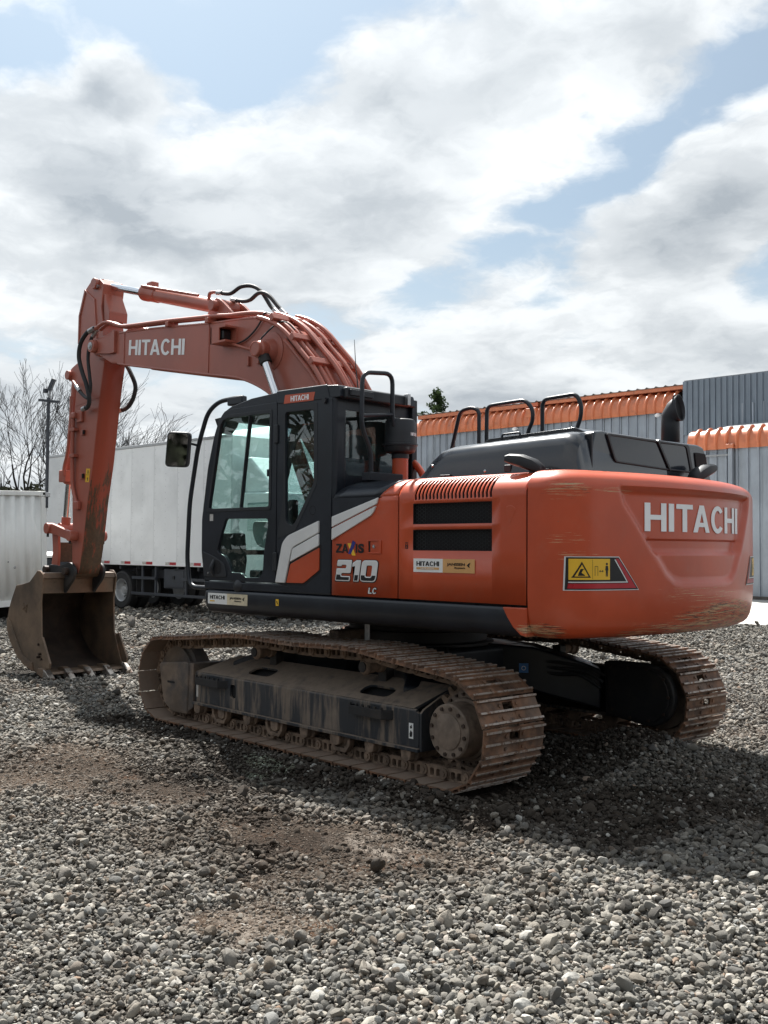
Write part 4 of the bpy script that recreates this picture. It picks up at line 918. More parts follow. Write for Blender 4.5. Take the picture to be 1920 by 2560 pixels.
link('orange_inset', plate_y([rnd_poly([(-0.206, 1.672), (-0.203, 1.491), (-0.015, 1.382), (0.201, 1.380), (0.150, 1.535)], 0.012, 3)], 1.347, 0.003, 0.003), 'orange', cq)
link('inset_border', plate_y([rnd_poly([(-0.225, 1.70), (-0.225, 1.48), (-0.03, 1.362), (0.235, 1.360), (0.170, 1.55)], 0.012, 3)], 1.3435, 0.002), 'void_black', cq)
MB().cyl((-0.143, 1.345, 1.722), (-0.143, 1.3575, 1.722), 0.022, 18).build('release_button', 'decal_black', cq); MB().cyl((-0.150, 1.35, 1.718), (-0.150, 1.360, 1.718), 0.014, 14).build('release_button', 'silver_trim', cq)
MB().lathe((-0.113, 1.340, 1.971), (0, 1, 0), [(0.001, 0), (0.042, 0), (0.042, 0.004), (0.034, 0.006), (0.030, 0.003), (0.001, 0.003)], 24).build('lock_barrel', 'void_black', cq)
for z in (2.62, 1.55): MB().box(0.375, 0.325, 1.338, 1.362, z-0.08, z+0.08).build('door_hinge', 'black_plastic', cq, bevel=0.01)
MB().box(1.36, -0.335, 1.20, 1.343, 1.292, 1.366).build('door_sill', 'black_paint', EX, bevel=0.012)
MB().lathe((0.87, 1.31, 1.335), (0.1, 1, 0.25), [(0.001, 0.0), (0.075, 0), (0.068, 0.025), (0.045, 0.045), (0.02, 0.055), (0.001, 0.056)], 18).build('door_stop', 'black_plastic', EX)
# pillars, rear wall, roof
MB().box(-0.362, -0.225, 1.20, 1.338, 1.30, 2.90).build('rear_pillar', 'black_paint', EX, bevel=0.035, seg=4)
RW = rnd_poly([(1.285, 2.775), (1.295, 2.42), (1.20, 2.248), (0.55, 2.25), (0.53, 2.77)], 0.05, 4)
rw = link('rear_wall', plate_x([[(1.30, 1.30), (0.44, 1.30), (0.44, 2.90), (1.30, 2.90)], RW], -0.352, 0.008), 'black_paint', EX)
link('glass', plate_x([RW], -0.350, 0.0025), 'cab_glass_dark', rw)
MB().box(-0.40, -0.345, 0.42, 0.485, 1.32, 2.93).build('corner_post', 'black_paint', rw, bevel=0.01)
roof = MB().prism(rnd_poly([(1.180, 2.80), (1.105, 2.872), (1.0, 2.912), (0.71, 2.957), (0.30, 2.977), (-0.16, 2.975), (-0.40, 2.958), (-0.425, 2.86), (-0.2, 2.868), (0.35, 2.882), (0.98, 2.868), (1.08, 2.80)], 0.015, 2), 0.47, 1.338).build('cab_roof', 'black_paint', EX, bevel=0.030, seg=3)
MB().prism([(0.345, 2.868), (0.36, 2.985), (-0.27, 2.975), (-0.31, 2.85)], 1.255, 1.349).build('roof_side_cover', 'black_paint', roof, bevel=0.012)
dp = link('name_plate', plate_y([rnd_poly([(0.256, 2.866), (0.240, 2.938), (-0.135, 2.928), (-0.118, 2.860)], 0.004, 2)], 1.3495, 0.0015), 'orange', roof)
link('lettering', letters_on('HITACHI', (0.165, 1.3525, 2.877), (-0.225, 0, -0.004), (0, 0, 0.044), 0.02), 'white_paint', dp)
MB().box(-0.40, -0.455, 0.56, 1.30, 2.85, 2.945).build('rear_visor', 'black_plastic', roof, bevel=0.02)
MB().box(-0.44, -0.475, 1.02, 1.27, 2.875, 2.925).build('visor_bracket', 'black_plastic', roof, bevel=0.006)
MB().box(-0.44, -0.49, 0.60, 0.635, 2.86, 2.955).build('visor_bracket', 'zinc', roof, bevel=0.004)
MB().box(0.15, -0.05, 0.75, 1.10, 2.965, 3.0).build('roof_hatch', 'black_plastic', roof, bevel=0.012)
MB().cyl((-0.255, 1.345, 2.845), (-0.255, 1.365, 2.845), 0.024, 14).build('bolt', 'black_plastic', roof)
MB().tube([(-0.17, 0.90, 2.97), (-0.135, 0.90, 3.20), (-0.116, 0.90, 3.42)], [0.006, 0.004, 0.002], 6).build('antenna', 'decal_black', roof)
# front frame and windscreen
FP = [(1.345, 1.30), (1.392, 1.62), (1.392, 1.92), (1.315, 2.38), (1.228, 2.66), (1.16, 2.80), (1.085, 2.865)]
for y in (1.318, 0.475): MB().tube(fillet([(x, y, z) for x, z in FP], 0.1, 4), 0.024, 8).build('front_pillar', 'black_paint', EX, smooth=60)
m = MB(); m.loft([[(x-0.012, y, z) for x, z in FP] for y in (1.30, 0.49)], closed=False, caps=False); m.build('windscreen', 'cab_glass', EX, smooth=40)
MB().box(1.375, 1.405, 0.48, 1.31, 1.60, 1.645).build('windscreen_bar', 'black_plastic', EX)
MB().box(1.30, 1.36, 0.47, 1.31, 1.30, 1.36).build('front_sill', 'black_plastic', EX)
rl = link('right_wall', plate_y([[(1.33, 1.30), (1.38, 1.62), (1.38, 1.92), (1.30, 2.38), (1.15, 2.82), (-0.34, 2.88), (-0.34, 1.30)], rnd_poly([(1.29, 1.95), (1.26, 2.30), (1.12, 2.70), (0.05, 2.74), (0.05, 1.95)], 0.04, 3), rnd_poly([(1.30, 1.45), (1.33, 1.65), (1.32, 1.86), (0.55, 1.86), (0.55, 1.45)], 0.04, 3)], 0.470, 0.008), 'black_plastic', EX)
link('glass', plate_y([[(1.30, 1.94), (1.27, 2.30), (1.13, 2.71), (0.04, 2.75), (0.04, 1.94)]], 0.468, 0.002), 'cab_glass', rl)
link('glass', plate_y([[(1.31, 1.44), (1.34, 1.65), (1.33, 1.87), (0.54, 1.87), (0.54, 1.44)]], 0.468, 0.002), 'cab_glass', rl)
MB().box(1.30, -0.33, 0.48, 1.30, 1.292, 1.325).build('cab_floor', 'cab_interior', EX)
MB().box(0.95, -0.33, 0.50, 1.29, 2.83, 2.86).build('headliner', 'cab_interior', EX)
MB().box(0.30, -0.33, 0.50, 1.28, 1.33, 1.62).build('seat_base', 'cab_interior', EX, bevel=0.03)
seat = MB().box(0.50, -0.02, 0.68, 1.12, 1.66, 1.78).build('seat', 'seat_fabric', EX, bevel=0.04, seg=3)
m = MB(); m.prism([(0.05, 1.74), (-0.08, 1.74), (-0.24, 2.36), (-0.20, 2.42), (-0.12, 2.40)], 0.70, 1.10); m.build('backrest', 'seat_fabric', seat, bevel=0.04, seg=3)
m = MB(); m.prism([(-0.13, 2.40), (-0.20, 2.40), (-0.24, 2.60), (-0.17, 2.61)], 0.78, 1.02); m.build('headrest', 'seat_fabric', seat, bevel=0.03, seg=3)
m = MB(); m.prism(rnd_poly([(0.77, 1.90), (0.47, 1.89), (0.45, 1.68), (0.60, 1.655), (0.72, 1.69), (0.78, 1.80)], 0.04, 3), 1.14, 1.26); cn = m.build('console', 'console_grey', EX, bevel=0.02, seg=3)
MB().tube([(0.60, 1.2, 1.88), (0.62, 1.2, 1.98), (0.585, 1.2, 2.06), (0.59, 1.2, 2.11)], [0.014, 0.018, 0.026, 0.022], 10).build('joystick', 'decal_black', cn)
MB().tube(fillet([(0.55, 1.2, 1.66), (0.55, 1.22, 1.56), (0.545, 1.24, 1.535)], 0.02), 0.014, 8).build('lock_lever', 'yellow', cn)
for y in (0.80, 0.95): 
    pd = MB().tube([(0.80, y+0.15, 1.36), (0.76, y+0.15, 1.78)], 0.014, 8).build('travel_lever', 'decal_black', EX)
    MB().box(0.93, 0.78, y+0.08, y+0.22, 1.40, 1.47).build('pedal', 'decal_black', pd, bevel=0.015)
MB().box(1.10, 1.02, 0.52, 0.60, 1.75, 2.12).build('monitor', 'decal_black', EX, bevel=0.02)
MB().prism([(1.27, 1.40), (1.34, 1.64), (1.33, 1.80), (1.20, 1.80), (1.17, 1.55), (1.20, 1.40)], 1.0, 1.28).build('front_cover', 'cab_interior', EX, bevel=0.02)
# grab rail at the cab front, mirror
rail('grab_rail', [(0.905, 1.28, 2.99), (1.02, 1.285, 2.995), (1.25, 1.29, 2.985), (1.40, 1.30, 2.90), (1.53, 1.31, 2.60), (1.645, 1.315, 2.08), (1.675, 1.315, 1.55), (1.635, 1.315, 1.345), (1.56, 1.315, 1.302), (1.36, 1.31, 1.30)], 0.021, 'black_paint', fil=0.12)
MB().box(1.10, 0.88, 1.25, 1.31, 2.93, 3.005).build('rail_clamp', 'black_paint', EX, bevel=0.012)
MB().box(1.28, 1.17, 1.02, 1.12, 2.86, 2.98).build('work_lamp', 'black_plastic', EX, bevel=0.015)
MB().prism([(1.38, 2.845), (1.16, 2.86), (1.22, 2.76), (1.30, 2.70)], 1.10, 1.24).build('mirror_bracket', 'black_plastic', EX, bevel=0.006)
def mirror():
    cx, cy, cz = 1.565, 1.50, 2.555
    ax = Vector((0.62, 0.50, 0)).normalized()*-1; ax = Vector((-0.80, -0.60, 0)); upv = Vector((-0.085, 0.03, 1)).normalized(); nn = ax.cross(upv).normalized()
    me_ = plate([rnd_poly([(-0.098, 0.165), (-0.115, -0.155), (0.100, -0.165), (0.115, 0.155)], 0.045, 5)], 0.028, 0.012)
    o = link('mirror', frame_xform(me_, (cx, cy, cz), ax, upv, nn), 'black_plastic', EX, smooth=60)
    me_ = plate([rnd_poly([(-0.086, 0.150), (-0.102, -0.142), (0.088, -0.152), (0.102, 0.140)], 0.04, 5)], 0.002)
    c2 = Vector((cx, cy, cz)) + nn*(0.041 if nn.dot(CAM-Vector((cx, cy, cz))) > 0 else -0.041)
    link('mirror_glass', frame_xform(me_, c2, ax, upv, nn), 'mirror_glass', o)
    MB().tube([(cx-0.07, cy-0.05, cz+0.06), (1.535, 1.31, 2.605)], 0.011, 8).build('mirror_arm', 'black_paint', o)
mirror()
# handrail, pre-cleaner behind the cab
rail('handrail', [(-0.55, 1.117, 2.23), (-0.55, 1.120, 2.44), (-0.55, 1.226, 2.62), (-0.55, 1.222, 3.055), (-0.55, 0.882, 3.085), (-0.55, 0.881, 2.70), (-0.55, 0.772, 2.50), (-0.55, 0.771, 2.20)], 0.0185, 'black_paint', fil=0.09)
MB().tube([(-0.55, 1.225, 2.712), (-0.55, 0.882, 2.752)], 0.0155, 10).build('handrail_bar', 'black_paint', EX)
MB().box(-0.50, -0.60, 0.80, 1.175, 2.20, 2.27).build('rail_base', 'black_paint', EX, bevel=0.008)
pc = MB().lathe((-0.515, 0.75, 2.40), (0, 0, 1), [(0.05, 0), (0.072, 0.005), (0.072, 0.04), (0.118, 0.055), (0.129, 0.075), (0.133, 0.105), (0.144, 0.108), (0.144, 0.122), (0.133, 0.125), (0.129, 0.20), (0.126, 0.30), (0.120, 0.318), (0.107, 0.325), (0.001, 0.327)], 40).build('pre_cleaner', 'black_plastic', EX, smooth=40)
MB().cyl((-0.515, 0.75, 2.15), (-0.515, 0.75, 2.42), 0.066, 28).build('intake_pipe', 'orange', pc)
me_ = letters_on('HITACHI', (0, 0, 0), (0.115, 0, 0), (0, 0, 0.026), 0.02)
for v in me_.vertices:
    a = R(176)+v.co.x/0.13; rr = 0.1295+v.co.y
    v.co = (-0.515+rr*math.cos(a), 0.75+rr*math.sin(a), 2.585+v.co.z)
link('lettering', me_, 'white_paint', pc)
MB().tube(fillet([(-0.20, 0.45, 2.47), (-0.378, 0.45, 2.405), (-0.432, 0.45, 2.36), (-0.50, 0.45, 2.28), (-0.53, 0.45, 2.15)], 0.1), 0.030, 12).build('intake_hose', 'orange', EX)

# ---- boom
BT = [(4.74, 4.262), (3.95, 4.205), (2.901, 4.106), (2.349, 4.069), (2.009, 4.030), (1.733, 3.951), (1.489, 3.815), (1.253, 3.599), (1.046, 3.400), (0.878, 3.18), (0.62, 2.80), (0.30, 2.25), (0.05, 1.95)]
BB = [(4.90, 3.924), (4.755, 3.897), (4.371, 3.823), (3.016, 3.576), (2.455, 3.478), (2.257, 3.429), (2.022, 3.340), (1.820, 3.235), (1.62, 3.09), (1.40, 2.86), (1.0, 2.35), (0.62, 1.85), (0.35, 1.68)]
def curve2(pts, n=4): return [(q[0], q[1]) for q in spline([(a, b, 0) for a, b in pts], n)]
boom_out = curve2(BT, 3)+[(0.05, 1.75), (0.18, 1.66)]+curve2(BB, 3)[::-1]
boom = MB().prism(boom_out, -0.25, 0.25).build('boom', 'boom_orange', EX, bevel=0.012)
for yy in (0.252, -0.252):
    m = MB(); m.tube([(a, yy-math.copysign(0.012, yy), b+0.002) for a, b in curve2(BT, 3)], 0.016, 6); m.build('flange', 'boom_orange', boom)
    m = MB(); m.tube([(a, yy-math.copysign(0.012, yy), b-0.002) for a, b in curve2(BB[1:], 3)], 0.016, 6); m.build('flange', 'boom_orange', boom)
for x, z0, z1 in ((2.87, 3.56, 4.095), (4.60, 3.875, 4.245)): MB().obox((x, 0.2505, z0), (x-0.01, 0.2505, z1), 0.004, 0.014, (0, 1, 0)).build('weld_seam', 'boom_orange', boom)
for sy in (1, -1):    # fork that carries the arm pin
    pts = [(4.66, 4.27), (4.86, 4.33), (4.96, 4.30), (5.10, 4.275)]+arc(5.237, 4.159, 0.115, 0.115, 100, -110, 12)+[(4.90, 3.915), (4.66, 3.875)]
    f = MB().prism(pts, sy*0.168, sy*0.248).build('boom_fork', 'boom_orange', boom, bevel=0.012)
    ptb = arc(5.237, 4.159, 0.085, 0.085, 90, 270, 10)+[(4.90, 4.03), (4.78, 4.03), (4.78, 4.30), (4.84, 4.30), (4.84, 4.24)]
    MB().prism(ptb, sy*0.246, sy*0.285).build('boss_plate', 'boom_orange', f, bevel=0.012)
    MB().cyl((5.237, sy*0.25, 4.159), (5.237, sy*0.345, 4.159), 0.078, 24).build('pin_boss', 'boom_orange', f, bevel=0.008)
    MB().lathe((5.237, sy*0.345, 4.159), (0, sy, 0), [(0.001, 0), (0.048, 0), (0.048, 0.008), (0.028, 0.010), (0.024, 0.022), (0.001, 0.022)], 18).build('pin_bolt', 'zinc', f)
MB().box(4.70, 4.92, -0.17, 0.17, 3.93, 4.22).build('boom_nose', 'boom_orange', boom)
link('lettering', letters_on('HITACHI', (4.495, 0.2535, 3.962), (-1.163, 0, -0.142), (-0.012, 0, 0.181), 0.03), 'white_paint', boom)
m = MB(); m.lathe((1.80, 0.245, 3.66), (0, 1, 0), [(0.20, 0), (0.20, 0.012), (0.17, 0.018), (0.13, 0.02), (0.115, 0.06), (0.10, 0.09), (0.05, 0.09)], 28); m.build('cylinder_boss', 'boom_orange', boom)
for x, z in ((2.155, 3.60), (1.985, 3.60)): MB().box(x-0.02, x+0.018, 0.248, 0.278, z-0.05, z+0.05).build('tab', 'boom_orange', boom, bevel=0.005)
# lamp box on the boom
lb = MB(); 
for a in ((2.60, 2.62, .25, .41, 3.82, 3.995), (2.36, 2.62, .25, .41, 3.82, 3.84), (2.36, 2.62, .25, .41, 3.975, 3.995), (2.36, 2.62, .25, .262, 3.84, 3.975), (2.47, 2.62, .395, .41, 3.84, 3.975)): lb.box(*a)
lb = lb.build('lamp_box', 'boom_orange', boom); MB().box(2.44, 2.58, 0.27, 0.38, 3.85, 3.96).build('work_lamp', 'decal_black', lb, bevel=0.02)
MB().tube([(2.42, 0.30, 3.82), (2.20, 0.29, 3.745), (2.05, 0.27, 3.70)], 0.016, 8).build('bracket_arm', 'boom_orange', boom)
# hydraulic pipes
def along(y, off, pts): return [(a, y, b+off) for a, b in pts]
BTs = curve2(BT, 3)
front = [(5.20, 0.30, 4.375), (5.0, 0.30, 4.43), (4.84, 0.30, 4.40), (4.62, 0.29, 4.315), (3.62, 0.27, 4.243), (2.72, 0.25, 4.165)]
for k, dy in enumerate((0.0, -0.07, -0.42, -0.50)):
    tail = [(a+0.045*(b < 4.0), 0.25+dy-0.0*k, b+0.055) for a, b in BTs if a < 2.5 and a > 0.35]
    MB().tube(fillet([(p[0], p[1]+dy, p[2]) for p in front]+tail, 0.12, 3), 0.024, 8).build('hydraulic_pipe', 'boom_orange', boom, smooth=70)
for y, d0, st in ((0.335, 0.0, 1.95), (0.275, -0.10, 1.5), (0.12, 0.075, 2.0), (0.06, 0.06, 1.8), (-0.06, 0.06, 1.9), (-0.16, 0.09, 2.0)):
    pts = []
    for i, (a, b) in enumerate(BTs):
        if not (0.35 < a < st): continue
        p = BTs[max(i-1, 0)]; q = BTs[min(i+1, len(BTs)-1)]; tx, tz = q[0]-p[0], q[1]-p[1]; l = math.hypot(tx, tz); nx, nz = -tz/l, tx/l
        if nz < 0: nx, nz = -nx, -nz
        pts.append((a+nx*d0, y, b+nz*d0))
    MB().tube(pts, 0.025, 8).build('hydraulic_pipe', 'boom_orange', boom, smooth=70)
for xx in (3.62, 2.85): 
    zz = float(np.interp(xx, [q[0] for q in BT[::-1]], [q[1] for q in BT[::-1]])); MB().box(xx-0.03, xx+0.03, 0.16, 0.305, zz+0.0, zz+0.055).build('pipe_clamp', 'boom_orange', boom, bevel=0.006)
for i in (16, 20, 24):
    a, b = BTs[i]; MB().obox((a+0.02, -0.22, b+0.06), (a+0.02, 0.36, b+0.06), 0.06, 0.075, (0.6, 0, 0.8)).build('pipe_clamp', 'boom_orange', boom, bevel=0.008)
# black signal cables on the boom side
for pts in ([(2.36, 0.28, 3.80), (2.2, 0.27, 3.83), (2.05, 0.27, 3.90), (1.95, 0.27, 3.98), (1.87, 0.275, 4.06), (1.74, 0.28, 4.02)],
            [(1.78, 0.40, 3.76), (1.72, 0.33, 3.86), (1.62, 0.28, 3.93), (1.50, 0.275, 3.90), (1.40, 0.275, 3.82)],
            [(1.60, 0.265, 3.87), (1.48, 0.265, 3.72), (1.33, 0.265, 3.60), (1.15, 0.265, 3.48), (1.0, 0.265, 3.28), (0.9, 0.265, 3.1)]):
    MB().tube(spline(pts, 4), 0.009, 6).build('cable', 'rubber', boom)
# boom cylinders
for sy in (1, -1):
    y = sy*0.355; top = Vector((1.815, y, 3.66)); d = Vector((-0.215, 0, -0.413)).normalized(); bot = top+d*2.35
    bc = MB().cyl(top, top+d*1.3, 0.046, 20).build('boom_cylinder', 'chrome', EX)
    MB().cyl(top+d*1.05, bot, 0.075, 20).build('barrel', 'boom_orange', bc)
    MB().lathe((1.805, y-sy*0.075, 3.66), (0, sy, 0), [(0.05, 0), (0.085, 0), (0.09, 0.01), (0.09, 0.12), (0.082, 0.13), (0.078, 0.14), (0.078, 0.175), (0.068, 0.18), (0.064, 0.174), (0.001, 0.174)], 26).build('rod_eye', 'boom_orange', bc)
    MB().cyl(top+d*0.08, top+d*0.16, 0.062, 16).build('rod_collar', 'dark_steel', bc)
# arm cylinder on top of the boom
a0, a1 = Vector((5.455, 0, 5.015)), Vector((2.865, 0, 4.31)); dd = (a1-a0).normalized()
ac = MB().cyl(a0+dd*0.05, a0+dd*1.05, 0.046, 20).build('arm_cylinder', 'chrome', EX)
MB().lathe(a0+dd*0.93, dd, [(0.05, -0.02), (0.085, -0.01), (0.098, 0.0), (0.098, 0.09), (0.092, 0.10), (0.092, 0.30), (0.082, 0.31), (0.082, 1.62), (0.04, 1.66)], 28).build('barrel', 'boom_orange', ac)
MB().cyl(a1+Vector((0, -0.10, 0)), a1+Vector((0, 0.10, 0)), 0.085, 22).cyl(a0+Vector((0, -0.07, 0)), a0+Vector((0, 0.07, 0)), 0.075, 20).build('cylinder_eye', 'boom_orange', ac)
MB().cyl(a1+Vector((0, -0.235, 0)), a1+Vector((0, 0.235, 0)), 0.055, 18).build('pin', 'boom_orange', ac)
MB().tube([a0+dd*0.98+Vector((0, 0.075, 0.075)), a0+dd*2.2+Vector((0, 0.075, 0.085))], 0.018, 8).build('pipe', 'boom_orange', ac)
MB().box(4.45, 4.33, -0.05, 0.05, 4.79, 4.87).build('port_block', 'boom_orange', ac, bevel=0.01)
for sy in (1, -1):
    b = MB().prism(rnd_poly([(3.10, 4.11), (2.96, 4.36), (2.86, 4.41), (2.77, 4.36), (2.40, 4.06)], 0.06, 4), sy*0.125, sy*0.165).build('cylinder_bracket', 'boom_orange', boom, bevel=0.008)
    MB().cyl((2.865, sy*0.16, 4.31), (2.865, sy*0.225, 4.31), 0.06, 18).build('pin_cap', 'boom_orange', b, bevel=0.005)
MB().tube(fillet([(3.16, 0.05, 4.44), (3.14, 0.06, 4.52), (3.02, 0.06, 4.51), (2.95, 0.06, 4.49)], 0.05), 0.02, 8).build('pipe', 'boom_orange', ac)
h1 = MB().tube(spline([(2.95, 0.06, 4.49), (2.76, 0.05, 4.45), (2.60, 0.03, 4.50), (2.44, 0.0, 4.485), (2.30, -0.02, 4.40), (2.15, -0.03, 4.22), (2.03, -0.03, 4.13)], 6), 0.022, 10).build('hydraulic_hose', 'rubber', EX, smooth=70)
h2 = MB().tube(spline([(2.80, -0.04, 4.40), (2.62, -0.02, 4.355), (2.44, 0.02, 4.335), (2.27, 0.04, 4.375), (2.12, 0.04, 4.33), (1.96, 0.04, 4.19), (1.83, 0.04, 4.08)], 6), 0.022, 10).build('hydraulic_hose', 'rubber', EX, smooth=70)
for h, pts in ((h1, [((2.99, 0.06, 4.495), (2.90, 0.06, 4.48)), ((2.10, -0.03, 4.18), (2.02, -0.03, 4.12))]), (h2, [((2.86, -0.045, 4.415), (2.76, -0.035, 4.385)), ((1.90, 0.04, 4.135), (1.82, 0.04, 4.07))])):
    for a, b in pts: MB().cyl(a, b, 0.027, 10).build('fitting', 'zinc', h)

# ---- arm
AF = [(5.50, 5.075), (5.60, 5.07), (5.735, 4.985), (5.876, 4.663), (5.885, 4.198), (5.905, 3.90), (5.97, 3.42), (6.005, 3.0), (5.995, 2.5), (5.968, 1.97), (5.962, 1.50), (5.90, 1.33)]
AR = [(5.38, 5.06), (5.275, 4.98), (5.305, 4.85), (5.335, 4.70), (5.292, 4.51), (5.237, 3.98), (5.319, 3.617), (5.479, 2.709), (5.598, 2.223), (5.679, 1.751), (5.765, 1.395), (5.80, 1.32)]
arm = MB().prism(AF+AR[::-1], -0.15, 0.15).build('arm', 'boom_orange', EX, bevel=0.010)
m = MB(); lo = [(x-0.004, z) for x, z in AR[5:11]]+[(5.798, 1.316), (5.90, 1.326), (5.958, 1.49)]; m.loft([[(x, y, z) for x, z in lo] for y in (0.146, -0.146)], closed=False, caps=False); bk = m.build('arm_back_plate', 'arm_worn', arm, smooth=30)
s = bk.modifiers.new('thickness', 'SOLIDIFY'); s.thickness = 0.004; s.offset = 0
MB().prism([(5.30, 4.55), (5.33, 4.70), (5.28, 4.90), (5.10, 4.60), (5.14, 4.45)][:0]+[(5.29, 4.52), (5.32, 4.90), (5.16, 4.62), (5.17, 4.50)], -0.13, 0.13).build('arm_gusset', 'boom_orange', arm, bevel=0.01)
link('arm_rim', plate_y([[(5.735, 4.985), (5.876, 4.663), (5.885, 4.30), (5.86, 4.30), (5.851, 4.65), (5.715, 4.955), (5.50, 4.80), (5.45, 4.45), (5.42, 4.20), (5.40, 4.20), (5.43, 4.46), (5.48, 4.82)]], 0.156, 0.008), 'boom_orange', arm)
link('arm_seam', plate_y([[(5.34, 3.565), (5.60, 3.54), (5.955, 3.50), (5.955, 3.485), (5.60, 3.522), (5.34, 3.55)]], 0.1525, 0.002), 'boom_orange', arm)
for sy in (1, -1):
    MB().cyl((5.455, sy*0.15, 5.01), (5.455, sy*0.20, 5.01), 0.07, 20).build('pin_cap', 'boom_orange', arm, bevel=0.006)
    MB().cyl((5.40, sy*0.15, 4.97), (5.40, sy*0.185, 4.97), 0.022, 12).build('bolt', 'zinc', arm)
MB().lathe((5.237, 0.149, 4.159), (0, 1, 0), [(0.16, 0), (0.16, 0.008), (0.13, 0.014), (0.05, 0.014)], 28).build('pivot_plate', 'boom_orange', arm)
MB().prism(rnd_poly([(5.88, 4.10), (6.13, 4.02), (6.24, 3.95), (6.22, 3.86), (6.10, 3.83), (5.93, 3.70)], 0.04, 3), -0.11, 0.11).build('cylinder_bracket', 'boom_orange', arm, bevel=0.01)
MB().cyl((6.165, -0.16, 3.925), (6.165, 0.16, 3.925), 0.062, 20).build('pin', 'boom_orange', arm, bevel=0.006)
# small brackets, pipes
for (x, z) in ((5.72, 3.13), (5.72, 2.57)): 
    b = MB().box(x-0.05, x+0.03, 0.15, 0.18, z-0.035, z+0.035).build('pipe_stub', 'boom_orange', arm, bevel=0.006); MB().box(x-0.053, x-0.03, 0.16, 0.183, z-0.028, z+0.028).build('stub_bore', 'void_black', b)
MB().box(5.72, 5.84, 0.15, 0.185, 3.27, 3.42).build('valve_block', 'boom_orange', arm, bevel=0.008); MB().box(5.83, 5.93, 0.15, 0.23, 3.32, 3.40).build('valve_block', 'boom_orange', arm, bevel=0.02)
MB().tube(fillet([(5.92, 0.19, 3.35), (5.93, 0.19, 2.95), (5.92, 0.185, 2.45), (5.86, 0.18, 2.30), (5.80, 0.18, 2.22)], 0.1), 0.026, 8).build('hydraulic_pipe', 'boom_orange', arm, smooth=70)
MB().box(5.74, 5.86, 0.15, 0.21, 2.14, 2.25).build('valve_block', 'boom_orange', arm, bevel=0.015)
for z in (3.18, 2.84): MB().box(5.84, 5.96, 0.15, 0.22, z-0.02, z+0.02).build('pipe_clamp', 'boom_orange', arm, bevel=0.004)
MB().tube(fillet([(6.11, 0.12, 3.64), (6.10, 0.12, 3.3), (6.19, 0.12, 2.86), (6.27, 0.12, 2.72), (6.27, 0.12, 2.60)], 0.1), 0.024, 8).build('hydraulic_pipe', 'boom_orange', arm, smooth=70)
ys = link('warning_sticker', plate_y([[(5.629, 2.662), (5.535, 2.657), (5.560, 2.485), (5.655, 2.490)]], 0.152, 0.0012), 'yellow', arm)
link('pictogram', plate_y([[(5.617, 2.60), (5.557, 2.598), (5.583, 2.648)], [(5.604, 2.606), (5.570, 2.605), (5.584, 2.634)]], 0.1538, 0.0005), 'decal_black', ys)
link('pictogram', plate_y([[(5.63, 2.579), (5.555, 2.576), (5.555, 2.581), (5.63, 2.584)]], 0.1538, 0.0005), 'decal_black', ys); link('pictogram', plate_y([[(5.60, 2.505), (5.583, 2.505), (5.58, 2.55), (5.595, 2.545), (5.612, 2.528), (5.597, 2.528)]], 0.1538, 0.0005), 'decal_black', ys)
# hoses at the arm joint
for pts, r in (([(5.20, 0.32, 4.375), (5.33, 0.34, 4.34), (5.47, 0.35, 4.22), (5.525, 0.34, 4.05), (5.47, 0.32, 3.86), (5.40, 0.30, 3.70), (5.36, 0.28, 3.53), (5.44, 0.25, 3.43), (5.62, 0.22, 3.415)], 0.027),
               ([(5.22, 0.27, 4.37), (5.32, 0.29, 4.26), (5.37, 0.30, 4.05), (5.34, 0.29, 3.80), (5.33, 0.28, 3.66), (5.42, 0.26, 3.54), (5.60, 0.24, 3.60), (5.80, 0.22, 3.73)], 0.022),
               ([(5.44, -0.25, 4.12), (5.39, -0.25, 4.03), (5.294, -0.25, 3.929), (5.16, -0.25, 3.745), (5.165, -0.25, 3.627), (5.245, -0.25, 3.515), (5.373, -0.25, 3.447), (5.541, -0.24, 3.432)], 0.028)):
    h = MB().tube(spline(pts, 6), r, 10).build('hydraulic_hose', 'rubber', EX, smooth=70)
    MB().cyl(pts[0], Vector(pts[0]).lerp(Vector(pts[1]), 0.7), r+0.006, 12).build('fitting', 'zinc', h); MB().cyl(pts[-1], Vector(pts[-1]).lerp(Vector(pts[-2]), 0.6), r+0.006, 12).build('fitting', 'zinc', h)
MB().cyl((5.80, 0.22, 3.73), (5.90, 0.21, 3.80), 0.024, 10).build('pipe_stub', 'boom_orange', arm)
# bucket cylinder and linkage
b0, b1 = Vector((6.165, 0, 3.925)), Vector((6.43, 0, 1.90)); d = (b1-b0).normalized()
bc = MB().cyl(b0+d*0.9, b1, 0.044, 18).build('bucket_cylinder', 'chrome', EX)
MB().lathe(b0, d, [(0.05, -0.06), (0.075, 0.0), (0.072, 0.10), (0.072, 1.26), (0.082, 1.27), (0.082, 1.42), (0.06, 1.44), (0.05, 1.44)], 24).build('barrel', 'boom_orange', bc)
MB().box(6.24, 6.42, -0.10, 0.12, 2.52, 2.68).build('gland_block', 'boom_orange', bc, bevel=0.015)
MB().lathe(b1+Vector((0, -0.09, 0)), (0, 1, 0), [(0.04, 0), (0.08, 0), (0.08, 0.18), (0.04, 0.18)], 20).build('rod_eye', 'boom_orange', bc)
MB().cyl(b1-d*0.02, b1-d*0.16, 0.06, 16).build('rod_end', 'boom_orange', bc)
